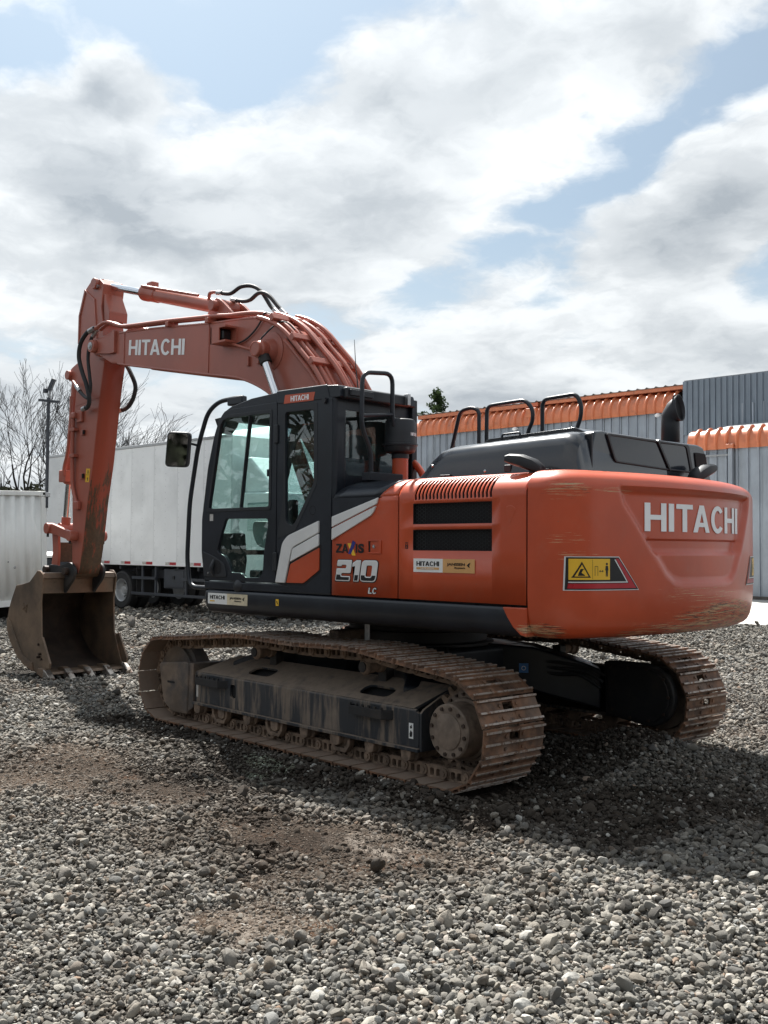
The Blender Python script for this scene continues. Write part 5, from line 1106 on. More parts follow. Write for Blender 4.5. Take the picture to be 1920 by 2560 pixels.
for sy in (1, -1):
    lk = MB().prism(rnd_poly([(6.50, 1.955), (6.36, 1.965), (5.90, 1.86), (5.80, 1.84), (5.80, 1.76), (5.92, 1.75), (6.40, 1.845), (6.50, 1.86)], 0.03, 3), sy*0.175, sy*0.235).build('arm_link', 'boom_orange', EX, bevel=0.012)
    MB().cyl((6.45, sy*0.16, 1.905), (6.45, sy*0.27, 1.905), 0.072, 20).cyl((5.86, sy*0.15, 1.803), (5.86, sy*0.265, 1.803), 0.068, 20).build('link_boss', 'boom_orange', lk, bevel=0.006)
    MB().cyl((6.45, sy*0.24, 1.84), (6.45, sy*0.24, 1.79), 0.016, 8).cyl((5.86, sy*0.24, 1.74), (5.86, sy*0.24, 1.70), 0.016, 8).build('grease_bolt', 'dark_steel', lk)
    MB().prism(rnd_poly([(6.53, 1.90), (6.47, 1.97), (6.37, 1.93), (6.34, 1.60), (6.36, 1.34), (6.44, 1.30), (6.53, 1.36), (6.49, 1.62)], 0.03, 3), sy*0.105, sy*0.145).build('bucket_link', 'boom_orange', EX, bevel=0.008)
MB().box(6.37, 6.49, -0.11, 0.11, 1.46, 1.72).build('link_web', 'arm_worn', EX, bevel=0.01)

# ---- bucket
BW = 0.53
SIDE = [(6.008, 1.306), (5.985, 1.262), (6.041, 0.974), (6.013, 0.535), (5.83, 0.16), (5.815, 0.085), (5.93, 0.035), (6.19, 0.062), (6.47, 0.13), (6.69, 0.25), (6.86, 0.41), (6.945, 0.545), (6.967, 0.694), (6.93, 0.83), (6.863, 0.955), (6.733, 1.147), (6.52, 1.175), (6.357, 1.205), (6.149, 1.353), (6.07, 1.352)]
BK = [(5.83, 0.068), (5.95, 0.050), (6.19, 0.074), (6.47, 0.142), (6.685, 0.262), (6.85, 0.42), (6.932, 0.548), (6.953, 0.694), (6.917, 0.826), (6.85, 0.95), (6.722, 1.137), (6.50, 1.165), (6.35, 1.19), (6.18, 1.28), (6.06, 1.31)]
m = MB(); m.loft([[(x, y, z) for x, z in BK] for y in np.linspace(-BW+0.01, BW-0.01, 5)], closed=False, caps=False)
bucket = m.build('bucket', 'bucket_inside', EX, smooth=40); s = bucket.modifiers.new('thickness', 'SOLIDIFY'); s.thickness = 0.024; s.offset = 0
for sy in (1, -1):
    sd2 = MB().prism(SIDE, sy*(BW-0.022), sy*BW).build('side_plate', 'bucket_rust', bucket, bevel=0.006)
    MB().prism([(6.20, 0.062), (6.47, 0.13), (6.69, 0.25), (6.86, 0.41), (6.945, 0.545), (6.967, 0.70), (6.93, 0.715), (6.84, 0.66), (6.72, 0.50), (6.60, 0.36), (6.50, 0.26), (6.32, 0.19), (6.22, 0.175)], sy*BW, sy*(BW+0.014)).build('wear_plate', 'bucket_rust', sd2, bevel=0.005)
    ct = MB().prism([(6.005, 0.50), (5.93, 0.52), (5.72, 0.20), (5.735, 0.135), (5.83, 0.13), (5.90, 0.20), (5.96, 0.34), (6.01, 0.44)], sy*(BW+0.002), sy*(BW+0.030)).build('side_cutter', 'bucket_rust', bucket, bevel=0.006)
    if sy == 1:
        for (x, z) in ((6.02, 0.42), (6.0, 0.30), (5.94, 0.24), (6.04, 0.26)): MB().cyl((x, BW, z), (x, BW+0.045, z), 0.017, 6).build('cutter_bolt', 'bolt_dark', ct)
    em = MB().prism([(6.50, 0.94), (6.40, 0.915), (6.42, 0.80), (6.52, 0.825)], sy*BW, sy*(BW+0.008)).build('emblem', 'bucket_rust', sd2, bevel=0.003)
    for a, b in (((6.49, 0.925), (6.43, 0.815)), ((6.41, 0.90), (6.51, 0.84))): MB().obox((a[0], sy*(BW+0.01), a[1]), (b[0], sy*(BW+0.01), b[1]), 0.006, 0.016, (0, 1, 0)).build('emblem_bar', 'bucket_rust', em)
MB().prism([(6.02, 1.325), (5.995, 1.255), (6.10, 1.235), (6.16, 1.33)], -BW+0.022, BW-0.022).build('top_bar', 'bucket_rust', bucket, bevel=0.01)
MB().prism([(6.022, 1.25), (6.045, 1.06), (6.075, 1.06), (6.10, 1.25)], -BW+0.022, BW-0.022).build('top_lip', 'bucket_rust', bucket, bevel=0.006)
MB().prism([(5.78, 0.052), (5.80, 0.085), (6.0, 0.095), (6.0, 0.04)], -0.585, 0.585).build('cutting_edge', 'bucket_rust', bucket, bevel=0.006)
for k in range(5):
    y = -0.555+0.2775*k; m = MB(); loops = []
    for x, hw, z0, z1 in ((5.98, 0.045, 0.055, 0.125), (5.86, 0.048, 0.02, 0.135), (5.80, 0.046, 0.012, 0.120)): loops.append([(x, y-hw, z0), (x, y+hw, z0), (x, y+hw*0.8, z1), (x, y-hw*0.8, z1)])
    a = MB().loft(loops).build('tooth_adapter', 'bucket_rust', bucket, bevel=0.008)
    loops = []
    for x, hw, z0, z1 in ((5.825, 0.050, 0.008, 0.128), (5.76, 0.049, 0.000, 0.098), (5.69, 0.047, -0.006, 0.050), (5.635, 0.044, -0.008, 0.012)): loops.append([(x, y-hw, z0), (x, y+hw, z0), (x, y+hw*0.85, z1), (x, y-hw*0.85, z1)])
    MB().loft(loops).build('bucket_tooth', 'tooth_steel', bucket, bevel=0.010)
EAR = rnd_poly([(6.54, 1.33), (6.50, 1.405), (6.36, 1.43), (6.17, 1.412), (6.0, 1.445), (5.90, 1.468), (5.80, 1.435), (5.745, 1.345), (5.80, 1.24), (5.98, 1.10), (6.02, 1.05), (6.05, 1.24), (6.12, 1.30), (6.30, 1.25)], 0.05, 4)
for sy in (1, -1):
    e = MB().prism(EAR, sy*0.185, sy*0.225).build('bucket_ear', 'dark_steel', bucket, bevel=0.008)
    for (x, z) in ((6.455, 1.36), (5.93, 1.345)): MB().cyl((x, sy*0.14, z), (x, sy*0.285, z), 0.05, 18).build('bucket_pin', 'bolt_dark', e, bevel=0.006)
MB().cyl((5.93, -0.185, 1.345), (5.93, 0.185, 1.345), 0.075, 20).build('arm_end_boss', 'arm_worn', arm)

# ================================================================== GROUND
def blobf(x, y, cx, cy, rx, ry, rot=0.0):
    c, s = math.cos(rot), math.sin(rot); dx, dy = x-cx, y-cy; u = (dx*c+dy*s)/rx; v = (-dx*s+dy*c)/ry
    return np.exp(-(u*u+v*v)*1.5)
def vnoise(x, y, sc_, seed):
    rs = np.random.RandomState(seed); g = rs.rand(64, 64)
    u = x*sc_; v = y*sc_; i = np.floor(u).astype(int); j = np.floor(v).astype(int); fu = u-i; fv = v-j
    fu = fu*fu*(3-2*fu); fv = fv*fv*(3-2*fv)
    a = g[i % 64, j % 64]; b = g[(i+1) % 64, j % 64]; c = g[i % 64, (j+1) % 64]; d = g[(i+1) % 64, (j+1) % 64]
    return (a*(1-fu)+b*fu)*(1-fv)+(c*(1-fu)+d*fu)*fv
def fbm(x, y, sc_, seed, o=4):
    t = 0; a = 0.5; n = 0
    for k in range(o): t = t+a*vnoise(x+k*7.3, y-k*3.1, sc_*2**k, seed+k); n += a; a *= 0.5
    return t/n
def lower(x, y):
    c, s = math.cos(-UROT), math.sin(-UROT); return c*x-s*y, s*x+c*y
def dirt(x, y):       # 0 clean gravel .. 1 bare soil
    d = 1.3*blobf(x, y, 0.85, 3.15, 0.75, 0.50, -0.5)+1.2*blobf(x, y, 1.25, 2.65, 0.75, 0.35, -0.3)+1.25*blobf(x, y, -2.72, 3.93, 0.36, 0.24, 0.6)+1.15*blobf(x, y, -2.35, 3.40, 0.45, 0.30, 0.9)
    d = d+1.15*blobf(x, y, -1.8, 2.85, 0.60, 0.36, 0.4)+1.1*blobf(x, y, -2.45, 2.80, 0.55, 0.34, 0.3)+0.9*blobf(x, y, -0.5, 2.85, 0.7, 0.36, -0.2)+0.6*blobf(x, y, -3.6, 0.6, 0.8, 0.7)+0.35*blobf(x, y, -2.4, -2.4, 1.6, 0.8)+0.5*blobf(x, y, 5.4, 1.2, 1.0, 0.25)+0.5*blobf(x, y, 9.5, -2.5, 2.5, 0.8)
    d = 0.85*d*(0.35+1.2*fbm(x, y, 2.6, 41))+0.7*(fbm(x, y, 0.9, 31)-0.56)+1.1*(fbm(x, y, 5.5, 5)-0.5)
    return np.clip(d, 0, 1)
def wet_shade(x, y):        # damp churned soil, with shade beside and under the machine put into the colour
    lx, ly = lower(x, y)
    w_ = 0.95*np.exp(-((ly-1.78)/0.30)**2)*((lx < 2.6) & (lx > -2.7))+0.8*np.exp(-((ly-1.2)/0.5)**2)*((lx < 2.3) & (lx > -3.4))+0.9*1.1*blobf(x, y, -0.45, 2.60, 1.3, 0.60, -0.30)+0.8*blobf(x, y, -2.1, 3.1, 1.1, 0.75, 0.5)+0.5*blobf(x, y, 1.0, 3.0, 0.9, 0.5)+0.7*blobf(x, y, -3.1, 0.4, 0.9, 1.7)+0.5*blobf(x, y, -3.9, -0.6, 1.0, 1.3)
    w_ = w_+0.7*(np.abs(lx) < 2.3)*(np.abs(ly) < 1.5)+0.8*blobf(x, y, -2.6, 1.2, 0.6, 0.9)  # shade below the machine painted over its whole footprint
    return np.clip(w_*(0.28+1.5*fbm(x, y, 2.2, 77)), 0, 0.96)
def height(x, y):
    x = np.asarray(x, float); y = np.asarray(y, float); lx, ly = lower(x, y)
    far = np.clip(1-(np.hypot(x, y)-9)/8, 0, 1)
    h = 0.07*(fbm(x, y, 0.55, 11)-0.5)+0.05*(fbm(x, y, 1.9, 21)-0.5)
    under = (np.abs(np.abs(ly)-1.195) < 0.36) & (np.abs(lx) < 2.35)
    near = np.clip((np.hypot(np.maximum(np.abs(lx)-2.2, 0), np.maximum(np.abs(np.abs(ly)-1.195)-0.30, 0)))/0.30, 0, 1)
    h = h*near+0.012*(1-near)
    h = h+0.085*np.exp(-((ly-1.80)/0.17)**2)*np.clip((1.2-lx)/1.2, 0, 1)*np.clip((lx+3.1)/0.6, 0, 1)*(0.5+fbm(x, y, 2.3, 3))
    h = h+0.25*blobf(x, y, -2.15, -0.30, 0.55, 0.52)*(0.8+0.4*fbm(x, y, 4, 9))+0.10*blobf(x, y, -1.6, 0.1, 0.8, 0.6)+0.07*blobf(x, y, -2.75, -0.9, 0.6, 0.4)
    h = h+0.05*blobf(x, y, 6.2, 0.0, 1.0, 0.9)*0
    h = h+0.05*blobf(x, y, 0.0, 3.6, 1.1, 0.35, -0.5)+0.04*blobf(x, y, -3.6, 2.5, 0.7, 0.4, 0.4)
    bx = np.clip(1-np.hypot((x-6.3)/1.1, y/0.9), 0, 1); h = h*(1-np.clip(bx*3, 0, 1))
    return h*far-0.006*(1-far)-0.004
def ground():
    def axis(lo, hi, a, b, fine, coarse):
        mid = list(np.arange(a, b, fine)); out = []
        x = a; st = fine
        while x > lo: st *= coarse; x -= st; out.append(x)
        l = out[::-1]; out = []; x = mid[-1]; st = fine
        while x < hi: st *= coarse; x += st; out.append(x)
        return np.array(l+mid+out)
    xs = axis(-900, 900, -6.0, 9.0, 0.055, 1.18); ys = axis(-900, 900, -6.0, 5.6, 0.055, 1.18)
    X, Yg = np.meshgrid(xs, ys, indexing='ij'); Zg = height(X, Yg)
    nx, ny = X.shape; co = np.stack([X, Yg, Zg], -1).reshape(-1, 3)
    i = np.arange(nx-1)[:, None]*ny+np.arange(ny-1)[None, :]
    quads = np.stack([i, i+ny, i+ny+1, i+1], -1).reshape(-1, 4)
    me = bpy.data.meshes.new('ground'); me.vertices.add(len(co)); me.vertices.foreach_set('co', co.ravel())
    me.loops.add(quads.size); me.loops.foreach_set('vertex_index', quads.ravel()); me.polygons.add(len(quads))
    me.polygons.foreach_set('loop_start', np.arange(0, quads.size, 4)); me.update(calc_edges=True); me.validate()
    a = me.attributes.new('dirt', 'FLOAT', 'POINT'); a.data.foreach_set('value', dirt(X, Yg).ravel().astype(np.float32))
    a = me.attributes.new('wet_shade', 'FLOAT', 'POINT'); a.data.foreach_set('value', wet_shade(X, Yg).ravel().astype(np.float32))
    o = link('ground', me, ground_mat(), smooth=180); o['kind'] = 'structure'; return o
def ground_mat():
    s = NT('ground_soil'); v = s.coords()
    at = s.N('ShaderNodeAttribute'); at.attribute_name = 'dirt'; wt = s.N('ShaderNodeAttribute'); wt.attribute_name = 'wet_shade'
    vo = s.N('ShaderNodeTexVoronoi'); s.L(v, vo.inputs['Vector']); vo.inputs['Scale'].default_value = 26.0
    cell = s.N('ShaderNodeSeparateColor'); s.L(vo.outputs['Color'], cell.inputs[0])
    g = s.mix(cell.outputs[0], (0.05, 0.046, 0.04), (0.22, 0.20, 0.175))
    g = s.mix(s.step(vo.outputs['Distance'], 0.2, 0.5), g, (0.025, 0.021, 0.018))
    soil = s.mix(s.noise(v, 3.5, 8, 0.65), (0.032, 0.022, 0.016), (0.135, 0.096, 0.068))
    soil = s.mix(s.step(s.noise(v, 55, 5, 0.65), 0.52, 0.62, 0.0, 0.75), soil, (0.19, 0.16, 0.13)); soil = s.mix(s.step(s.noise(v, 26, 5, 0.65), 0.54, 0.62, 0.0, 0.7), soil, (0.045, 0.033, 0.025))
    soil = s.mix(s.step(s.noise(v, 2.1, 5, 0.6), 0.50, 0.66, 0.0, 0.65), soil, (0.15, 0.072, 0.036))
    c = s.mix(s.step(at.outputs['Fac'], 0.25, 0.7), g, soil)
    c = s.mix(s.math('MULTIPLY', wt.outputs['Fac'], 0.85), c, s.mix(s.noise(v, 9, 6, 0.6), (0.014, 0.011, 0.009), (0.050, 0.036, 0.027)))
    pale = s.math('MAXIMUM', blob(s, v, (-2.74, 3.96, 0.0), (3.2, 4.6, 0.0)), blob(s, v, (-2.30, 2.72, 0.0), (2.2, 3.2, 0.0)))
    c = s.mix(s.math('MULTIPLY', pale, s.step(s.noise(v, 7, 6, 0.65), 0.40, 0.62, 0.0, 0.85)), c, (0.27, 0.235, 0.20))
    hgt = s.math('ADD', s.math('MULTIPLY', vo.outputs['Distance'], -0.6), s.math('ADD', s.noise(v, 60, 4, 0.6), s.math('MULTIPLY', s.noise(v, 14, 6, 0.65), 1.6)))
    s.bsdf(c, 0.95, 0, 0, 0.08, hgt, 1.0, 0.035)
    return s.m
ground()
def stone_mat():
    s = NT('stone'); oi = s.N('ShaderNodeObjectInfo'); r = oi.outputs['Random']
    at = s.N('ShaderNodeAttribute'); at.attribute_type = 'INSTANCER'; at.attribute_name = 'wet_shade'
    ad = s.N('ShaderNodeAttribute'); ad.attribute_type = 'INSTANCER'; ad.attribute_name = 'dirt'
    rp = s.N('ShaderNodeValToRGB'); s.L(r, rp.inputs[0]); e = rp.color_ramp.elements
    cols = [(0.0, (0.055, 0.053, 0.050)), (0.16, (0.19, 0.182, 0.165)), (0.30, (0.10, 0.10, 0.098)), (0.45, (0.27, 0.252, 0.22)), (0.60, (0.15, 0.145, 0.132)), (0.72, (0.36, 0.34, 0.30)), (0.82, (0.13, 0.105, 0.082)), (0.90, (0.22, 0.225, 0.22)), (0.96, (0.50, 0.48, 0.44)), (1.0, (0.23, 0.16, 0.115))]
    e[0].position, e[0].color = 0.0, (*cols[0][1], 1); e[1].position, e[1].color = 1.0, (*cols[-1][1], 1)
    for p, c in cols[1:-1]: q = e.new(p); q.color = (*c, 1)
    v = s.coords(True); n = s.noise(v, 2.5, 5, 0.6)
    c = s.vec('MULTIPLY', rp.outputs[0], (0.97, 0.965, 0.95))
    c = s.mix(s.step(n, 0.35, 0.7, 0.0, 0.30), c, (0.10, 0.092, 0.08))
    c = s.mix(s.math('MULTIPLY', s.step(n, 0.25, 0.65), s.math('MULTIPLY', ad.outputs['Fac'], 0.85)), c, (0.115, 0.080, 0.055))
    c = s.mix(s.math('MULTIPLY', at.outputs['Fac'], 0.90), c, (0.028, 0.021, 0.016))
    s.bsdf(c, 0.9, 0, 0, 0.10, s.noise(v, 9, 4, 0.6), 0.25, 0.02)
    return s.m
def pebble_col():
    col = bpy.data.collections.new('pebble_shapes'); rs = random.Random(3); mt = stone_mat()
    for k in range(14):
        bm = bmesh.new(); bmesh.ops.create_icosphere(bm, subdivisions=2, radius=0.5)
        off = Vector((rs.uniform(0, 50), rs.uniform(0, 50), rs.uniform(0, 50))); sx, sy, sz = rs.uniform(0.95, 1.25), rs.uniform(0.7, 0.95), rs.uniform(0.42, 0.75)
        planes = [(Vector((rs.gauss(0, 1), rs.gauss(0, 1), rs.gauss(0, 1))).normalized(), rs.uniform(0.25, 0.42)) for _ in range(rs.randint(5, 11))]
        for v in bm.verts:
            p = v.co.copy()
            for nn, dd_ in planes:
                q = p.dot(nn)
                if q > dd_: p -= nn*(q-dd_)*0.97
            p *= 1+0.24*mnoise.noise(v.co*1.8+off)
            v.co = Vector((p.x*sx, p.y*sy, p.z*sz))
        me = bpy.data.meshes.new('pebble'); bm.to_mesh(me); bm.free(); finish(me, mt, 32)
        o = bpy.data.objects.new('pebble', me); col.objects.link(o)
    return col
def gravel():
    rs = np.random.RandomState(5); f2 = np.array([fw.x, fw.y]); f2 /= np.linalg.norm(f2); r2_ = np.array([f2[1], -f2[0]])
    P = []
    def band(d0, d1, dens, s0, sd):
        q = np.linspace(d0, d1, 400); pdf = 0.42*q+1.2; c = np.cumsum(pdf); area = 2*pdf.mean()*(d1-d0); n = int(area*dens)
        d = np.interp(rs.rand(n), c/c[-1], q); t = (rs.rand(n)*2-1)*(0.42*d+1.2)
        xy = np.array([CAM.x, CAM.y])+d[:, None]*f2+t[:, None]*r2_
        return np.column_stack([xy, s0*np.exp(rs.randn(n)*sd), d])
    for a_ in ((1.6, 6.0, 4700, 0.0212), (6.0, 10.0, 3600, 0.0220), (10.0, 15.0, 1600, 0.0265), (15, 23, 480, 0.039), (23, 36, 110, 0.062)): P.append(band(*a_, 0.38))
    P = np.concatenate(P); x, y, s, d = P.T
    dd_ = dirt(x, y); lx, ly = lower(x, y)
    big = fbm(x, y, 0.8, 91); s = s*(0.72+0.62*big)
    s = np.where(dd_ > 0.35, s*(0.45+0.85*rs.rand(len(s))), s)
    keep = rs.rand(len(x)) > np.clip((dd_-0.30)*1.0, 0, 0.50)+np.clip((wet_shade(x, y)-0.45)*0.7, 0, 0.35)
    keep &= ~((np.abs(np.abs(ly)-1.195) < 0.31) & (np.abs(lx) < 2.12))           # under the tracks
    keep &= ~((x > 5.50) & (x < 6.95) & (np.abs(y) < 0.66) & (rs.rand(len(x)) < 0.93))                        # under the bucket
    keep &= ~((y < -15.45) & (y > -27.2))                                         # concrete apron
    keep &= ~((y < -27.2))
    x, y, s, d, dd_ = x[keep], y[keep], s[keep], d[keep], dd_[keep]
    G = band(2.6, 9.5, 5200, 0.0085, 0.35); gd_ = dirt(G[:, 0], G[:, 1])+0.5*wet_shade(G[:, 0], G[:, 1]); k_ = (gd_ > 0.30) & (rs.rand(len(G)) < 0.75); G = G[k_]     # grit in the bare patches
    lx2, ly2 = lower(G[:, 0], G[:, 1]); G = G[~((np.abs(np.abs(ly2)-1.195) < 0.31) & (np.abs(lx2) < 2.12))]
    x = np.concatenate([x, G[:, 0]]); y = np.concatenate([y, G[:, 1]]); s = np.concatenate([s, G[:, 2]]); dd_ = np.concatenate([dd_, dirt(G[:, 0], G[:, 1])]); n = len(x)
    big_i = rs.rand(n) < 0.006; s[big_i] *= 1.7
    z = height(x, y)+s*np.where(dd_ > 0.35, -0.24+0.36*rs.rand(n), 0.10+0.16*rs.rand(n))
    layer = rs.rand(n) < 0.28; z = z+np.where(layer & (dd_ < 0.4), s*0.42, 0)
    me = bpy.data.meshes.new('gravel'); me.vertices.add(n); me.vertices.foreach_set('co', np.column_stack([x, y, z]).ravel())
    def attr(nm, a): q = me.attributes.new(nm, 'FLOAT', 'POINT'); q.data.foreach_set('value', a.astype(np.float32))
    attr('size', s); attr('wet_shade', wet_shade(x, y)*(rs.rand(n) < 0.88)); attr('dirt', np.clip(dd_*1.3+0.55*blobf(x, y, -1.6, 3.1, 1.7, 1.0, 0.2)+0.6*blobf(x, y, 0.9, 2.9, 1.3, 0.8), 0, 1))
    q = me.attributes.new('rot', 'FLOAT_VECTOR', 'POINT'); tl = 0.45
    q.data.foreach_set('vector', np.column_stack([rs.randn(n)*tl, rs.randn(n)*tl, rs.rand(n)*6.283]).astype(np.float32).ravel())
    q = me.attributes.new('kindex', 'INT', 'POINT'); q.data.foreach_set('value', rs.randint(0, 14, n).astype(np.int32))
    o = bpy.data.objects.new('gravel', me); COL.objects.link(o)
    ng = bpy.data.node_groups.new('scatter', 'GeometryNodeTree'); ng.interface.new_socket('Geometry', in_out='INPUT', socket_type='NodeSocketGeometry'); ng.interface.new_socket('Geometry', in_out='OUTPUT', socket_type='NodeSocketGeometry')
    N = ng.nodes.new; gi, go = N('NodeGroupInput'), N('NodeGroupOutput'); ci = N('GeometryNodeCollectionInfo'); ci.inputs['Collection'].default_value = pebble_col(); ci.inputs['Separate Children'].default_value = True; ci.inputs['Reset Children'].default_value = True
    ip = N('GeometryNodeInstanceOnPoints'); ip.inputs['Pick Instance'].default_value = True
    def na(nm, t):
        a = N('GeometryNodeInputNamedAttribute'); a.data_type = t; a.inputs[0].default_value = nm; return [q for q in a.outputs if q.enabled and q.name == 'Attribute'][0]
    L = ng.links.new
    L(gi.outputs[0], ip.inputs['Points']); L(ci.outputs[0], ip.inputs['Instance']); L(na('kindex', 'INT'), ip.inputs['Instance Index'])
    er = N('FunctionNodeEulerToRotation'); L(na('rot', 'FLOAT_VECTOR'), er.inputs[0]); L(er.outputs[0], ip.inputs['Rotation'])
    L(na('size', 'FLOAT'), ip.inputs['Scale']); L(ip.outputs[0], go.inputs[0])
    md = o.modifiers.new('scatter', 'NODES'); md.node_group = ng
    tag(o, 'loose grey river gravel covering the yard', 'gravel', kind='stuff'); print('gravel', n)
gravel()
def concrete():
    s = NT('concrete'); v = s.coords(); c = s.mix(s.noise(v, 0.7, 6, 0.6), (0.34, 0.325, 0.30), (0.47, 0.455, 0.425))
    c = s.mix(s.step(s.noise(s.vec('MULTIPLY', v, (0.25, 2.0, 1)), 1.0, 6, 0.6), 0.55, 0.75, 0.0, 0.6), c, (0.27, 0.25, 0.22))
    s.bsdf(c, 0.85, 0, 0, 0.3, s.noise(v, 30, 3, 0.6), 0.2, 0.01)
    m = MB(); xs = np.arange(-20, 36, 4.0)
    o = None
    base = MB().box(-20, 36, -28.5, -15.55, -0.05, 0.012).build('pavement', 'concrete', smooth=0); base['kind'] = 'structure'
    src = MB().box(0.01, 3.99, 0.01, 3.99, 0.0, 0.03).build('paving_slab', 'concrete', base, bevel=0.008, loc=(-20, -19.5, 0))
    for i, xx in enumerate(np.arange(-20, 36, 4.0)):
        for j in range(3):
            if i == 0 and j == 0: continue
            inst(src, base, (xx, -19.5-4*j, 0))
concrete()

# ================================================================== WAREHOUSE
simple('wall_sheet', (0.31, 0.345, 0.39), 0.42, 0.35, var=0.12, scale=0.8, dirt=(0.20, 0.21, 0.22), dlo=0.45, dhi=0.75, dscale=1.2, dmax=0.5, streak=(3, 3, 0.3), rnd=True)
simple('upper_sheet', (0.20, 0.235, 0.275), 0.45, 0.35, var=0.10, scale=0.8, rnd=True)
simple('eave_orange', (0.58, 0.19, 0.09), 0.36, var=0.14, scale=1.5, dirt=(0.20, 0.10, 0.07), dlo=0.55, dhi=0.75, dscale=2.0, dmax=0.6, rnd=True, bump=0.2, bscale=12)
simple('roof_sheet', (0.30, 0.31, 0.32), 0.5, 0.3, var=0.15, scale=0.5)
simple('roof_rust', (0.10, 0.085, 0.075), 0.7, var=0.4, scale=3)
WH = thing('warehouse', 'grey corrugated metal warehouse with orange curved eaves beyond the yard', 'warehouse', (10, -30, 0))
W = 0.41
def wall_panel_mesh(h, w=W):
    m = MB(); p = [(0, 0), (w*0.60, 0), (w*0.64, 0.055), (w*0.80, 0.055), (w*0.84, 0), (w, 0)]
    m.loft([[(-x, y, z) for x, y in p] for z in (0, h)], closed=False, caps=False); me = m.mesh('wall_panel'); return me
def eave_mesh(prof, w=W):
    m = MB(); p = [(0, 0), (w*0.70, 0), (w*0.74, 0.06), (w*0.80, 0.085), (w*0.88, 0.085), (w*0.94, 0.06), (w*0.98, 0), (w, 0)]; loops = []
    for k, (y, z) in enumerate(prof):
        a = prof[max(k-1, 0)]; b = prof[min(k+1, len(prof)-1)]; t = Vector((b[0]-a[0], b[1]-a[1])).normalized(); n = Vector((t.y, -t.x)); n = n if n.x > 0 or n.y > 0 else -n
        loops.append([(-x, y+n.x*d, z+n.y*d) for x, d in p])
    m.loft(loops, closed=False, caps=False); return m.mesh('eave_panel')
def row(me, m, name, x_start, n, y, z, w=W, smooth=30):
    finish(me, m, smooth)
    for k in range(n):
        o = bpy.data.objects.new(name, me); COL.objects.link(o); o.parent = WH; o.location = (x_start-k*w-10, y+30, z)
        o.rotation_euler = (random.uniform(-0.004, 0.004), 0, random.uniform(-0.004, 0.004))
row(wall_panel_mesh(7.16), 'wall_sheet', 'wall_panel', 28.05, 44, -30, 0.02)
PR = [(0.06, 0)]+[(0.06+0.42*math.sin(R(a))*0+0.06*0+ (0.36*(1-math.cos(R(a))))*-1+0.0+0.0, 0.30+0.60*math.sin(R(a))) for a in range(0, 91, 10)]
PR = [(0.10, 0.0), (0.12, 0.10), (0.12, 0.22)]+[(0.12-0.75*(1-math.cos(R(a))), 0.22+0.66*math.sin(R(a))) for a in range(10, 91, 10)]
row(eave_mesh(PR), 'eave_orange', 'eave_panel', 28.05, 34, -30, 7.11)
row(wall_panel_mesh(2.1, 0.235), 'upper_sheet', 'upper_wall_panel', 13.80, 44, -29.96, 6.15, 0.235)
for a, b, h in ((28.1, 20.9, 8.10), (20.75, 13.85, 8.14)):
    o = MB().box(a-10, b-10, -0.62, -0.16, h-0.13, h+0.04).build('fascia', 'eave_orange', WH, smooth=0)
m = MB(); 
for x in np.arange(28.2, 13.7, -0.42): m.prism([(x-10, 8.16), (x-10-0.10, 8.23), (x-10-0.21, 8.17), (x-10-0.42, 8.16), (x-10-0.42, 8.15), (x-10, 8.15)], -0.13, -4.0)
m.build('roof_sheets', 'roof_rust', WH, smooth=0)
MB().box(13.82-10, 3.0-10, -0.10, -6, 8.24, 8.31).build('roof_edge', 'roof_sheet', WH, smooth=0)
MB().box(28-10, 3-10, -0.10, -8, 0, 7.05).box(27.9-10, 3-10, -1.2, -8, 7.0, 8.12).build('building_core', 'roof_rust', WH, smooth=0)
eb = MB().box(20.75, 21.30, 0.0, 0.20, 7.45, 7.86); eb.v = [(x-10, y+0.0, z) for x, y, z in eb.v]; eb.build('patch_plate', 'eave_orange', WH, bevel=0.03)
# lean-to
row(wall_panel_mesh(5.2, 0.386), 'wall_sheet', 'lean_to_wall_panel', 11.95, 26, -27, 0.05, 0.386)
PL = [(0.10, 0.0), (0.12, 0.12), (0.12, 0.24)]+[(0.12-0.45*(1-math.cos(R(a))), 0.24+0.50*math.sin(R(a))) for a in range(10, 91, 10)]
row(eave_mesh(PL, 0.386), 'eave_orange', 'lean_to_eave_panel', 11.95, 26, -27, 5.19, 0.386)
m = MB(); m.prism([(2.70, 5.86), (0.06, 6.42), (0.06, 6.38), (2.70, 5.80)], 11.6-10, 1.9-10, 'x'); m.build('lean_to_roof', 'roof_sheet', WH, smooth=0)
MB().box(11.93-10, 11.90-10, 0.02, 2.95, 0, 5.85).build('lean_to_end_wall', 'wall_sheet', WH, smooth=0)
MB().box(11.9-10, 2-10, 2.99, 3.06, 0.0, 0.14).build('wall_plinth', 'roof_rust', WH, smooth=0)
dp_ = MB().box(11.78-10, 10.30-10, 3.10, 3.16, 4.95, 5.01).build('drain_pipe', 'roof_sheet', WH); MB().box(10.38-10, 10.22-10, 3.04, 3.20, 0.1, 5.20).build('down_pipe', 'wall_sheet', WH, bevel=0.02); MB().box(10.42-10, 10.15-10, 3.05, 3.28, 5.20, 5.34).build('gutter_outlet', 'eave_orange', WH, bevel=0.02)
for x in (14.82, 21.9):
    c_ = MB().cyl((x-10, 0.02, 7.05), (x-10, 0.14, 7.05), 0.05, 12).build('camera_base', 'white_paint', WH); MB().lathe((x-10, 0.14, 7.02), (0.3, 1, -0.2), [(0.02, -0.05), (0.075, 0), (0.08, 0.08), (0.05, 0.14), (0.001, 0.15)], 14).build('security_camera', 'white_paint', c_)

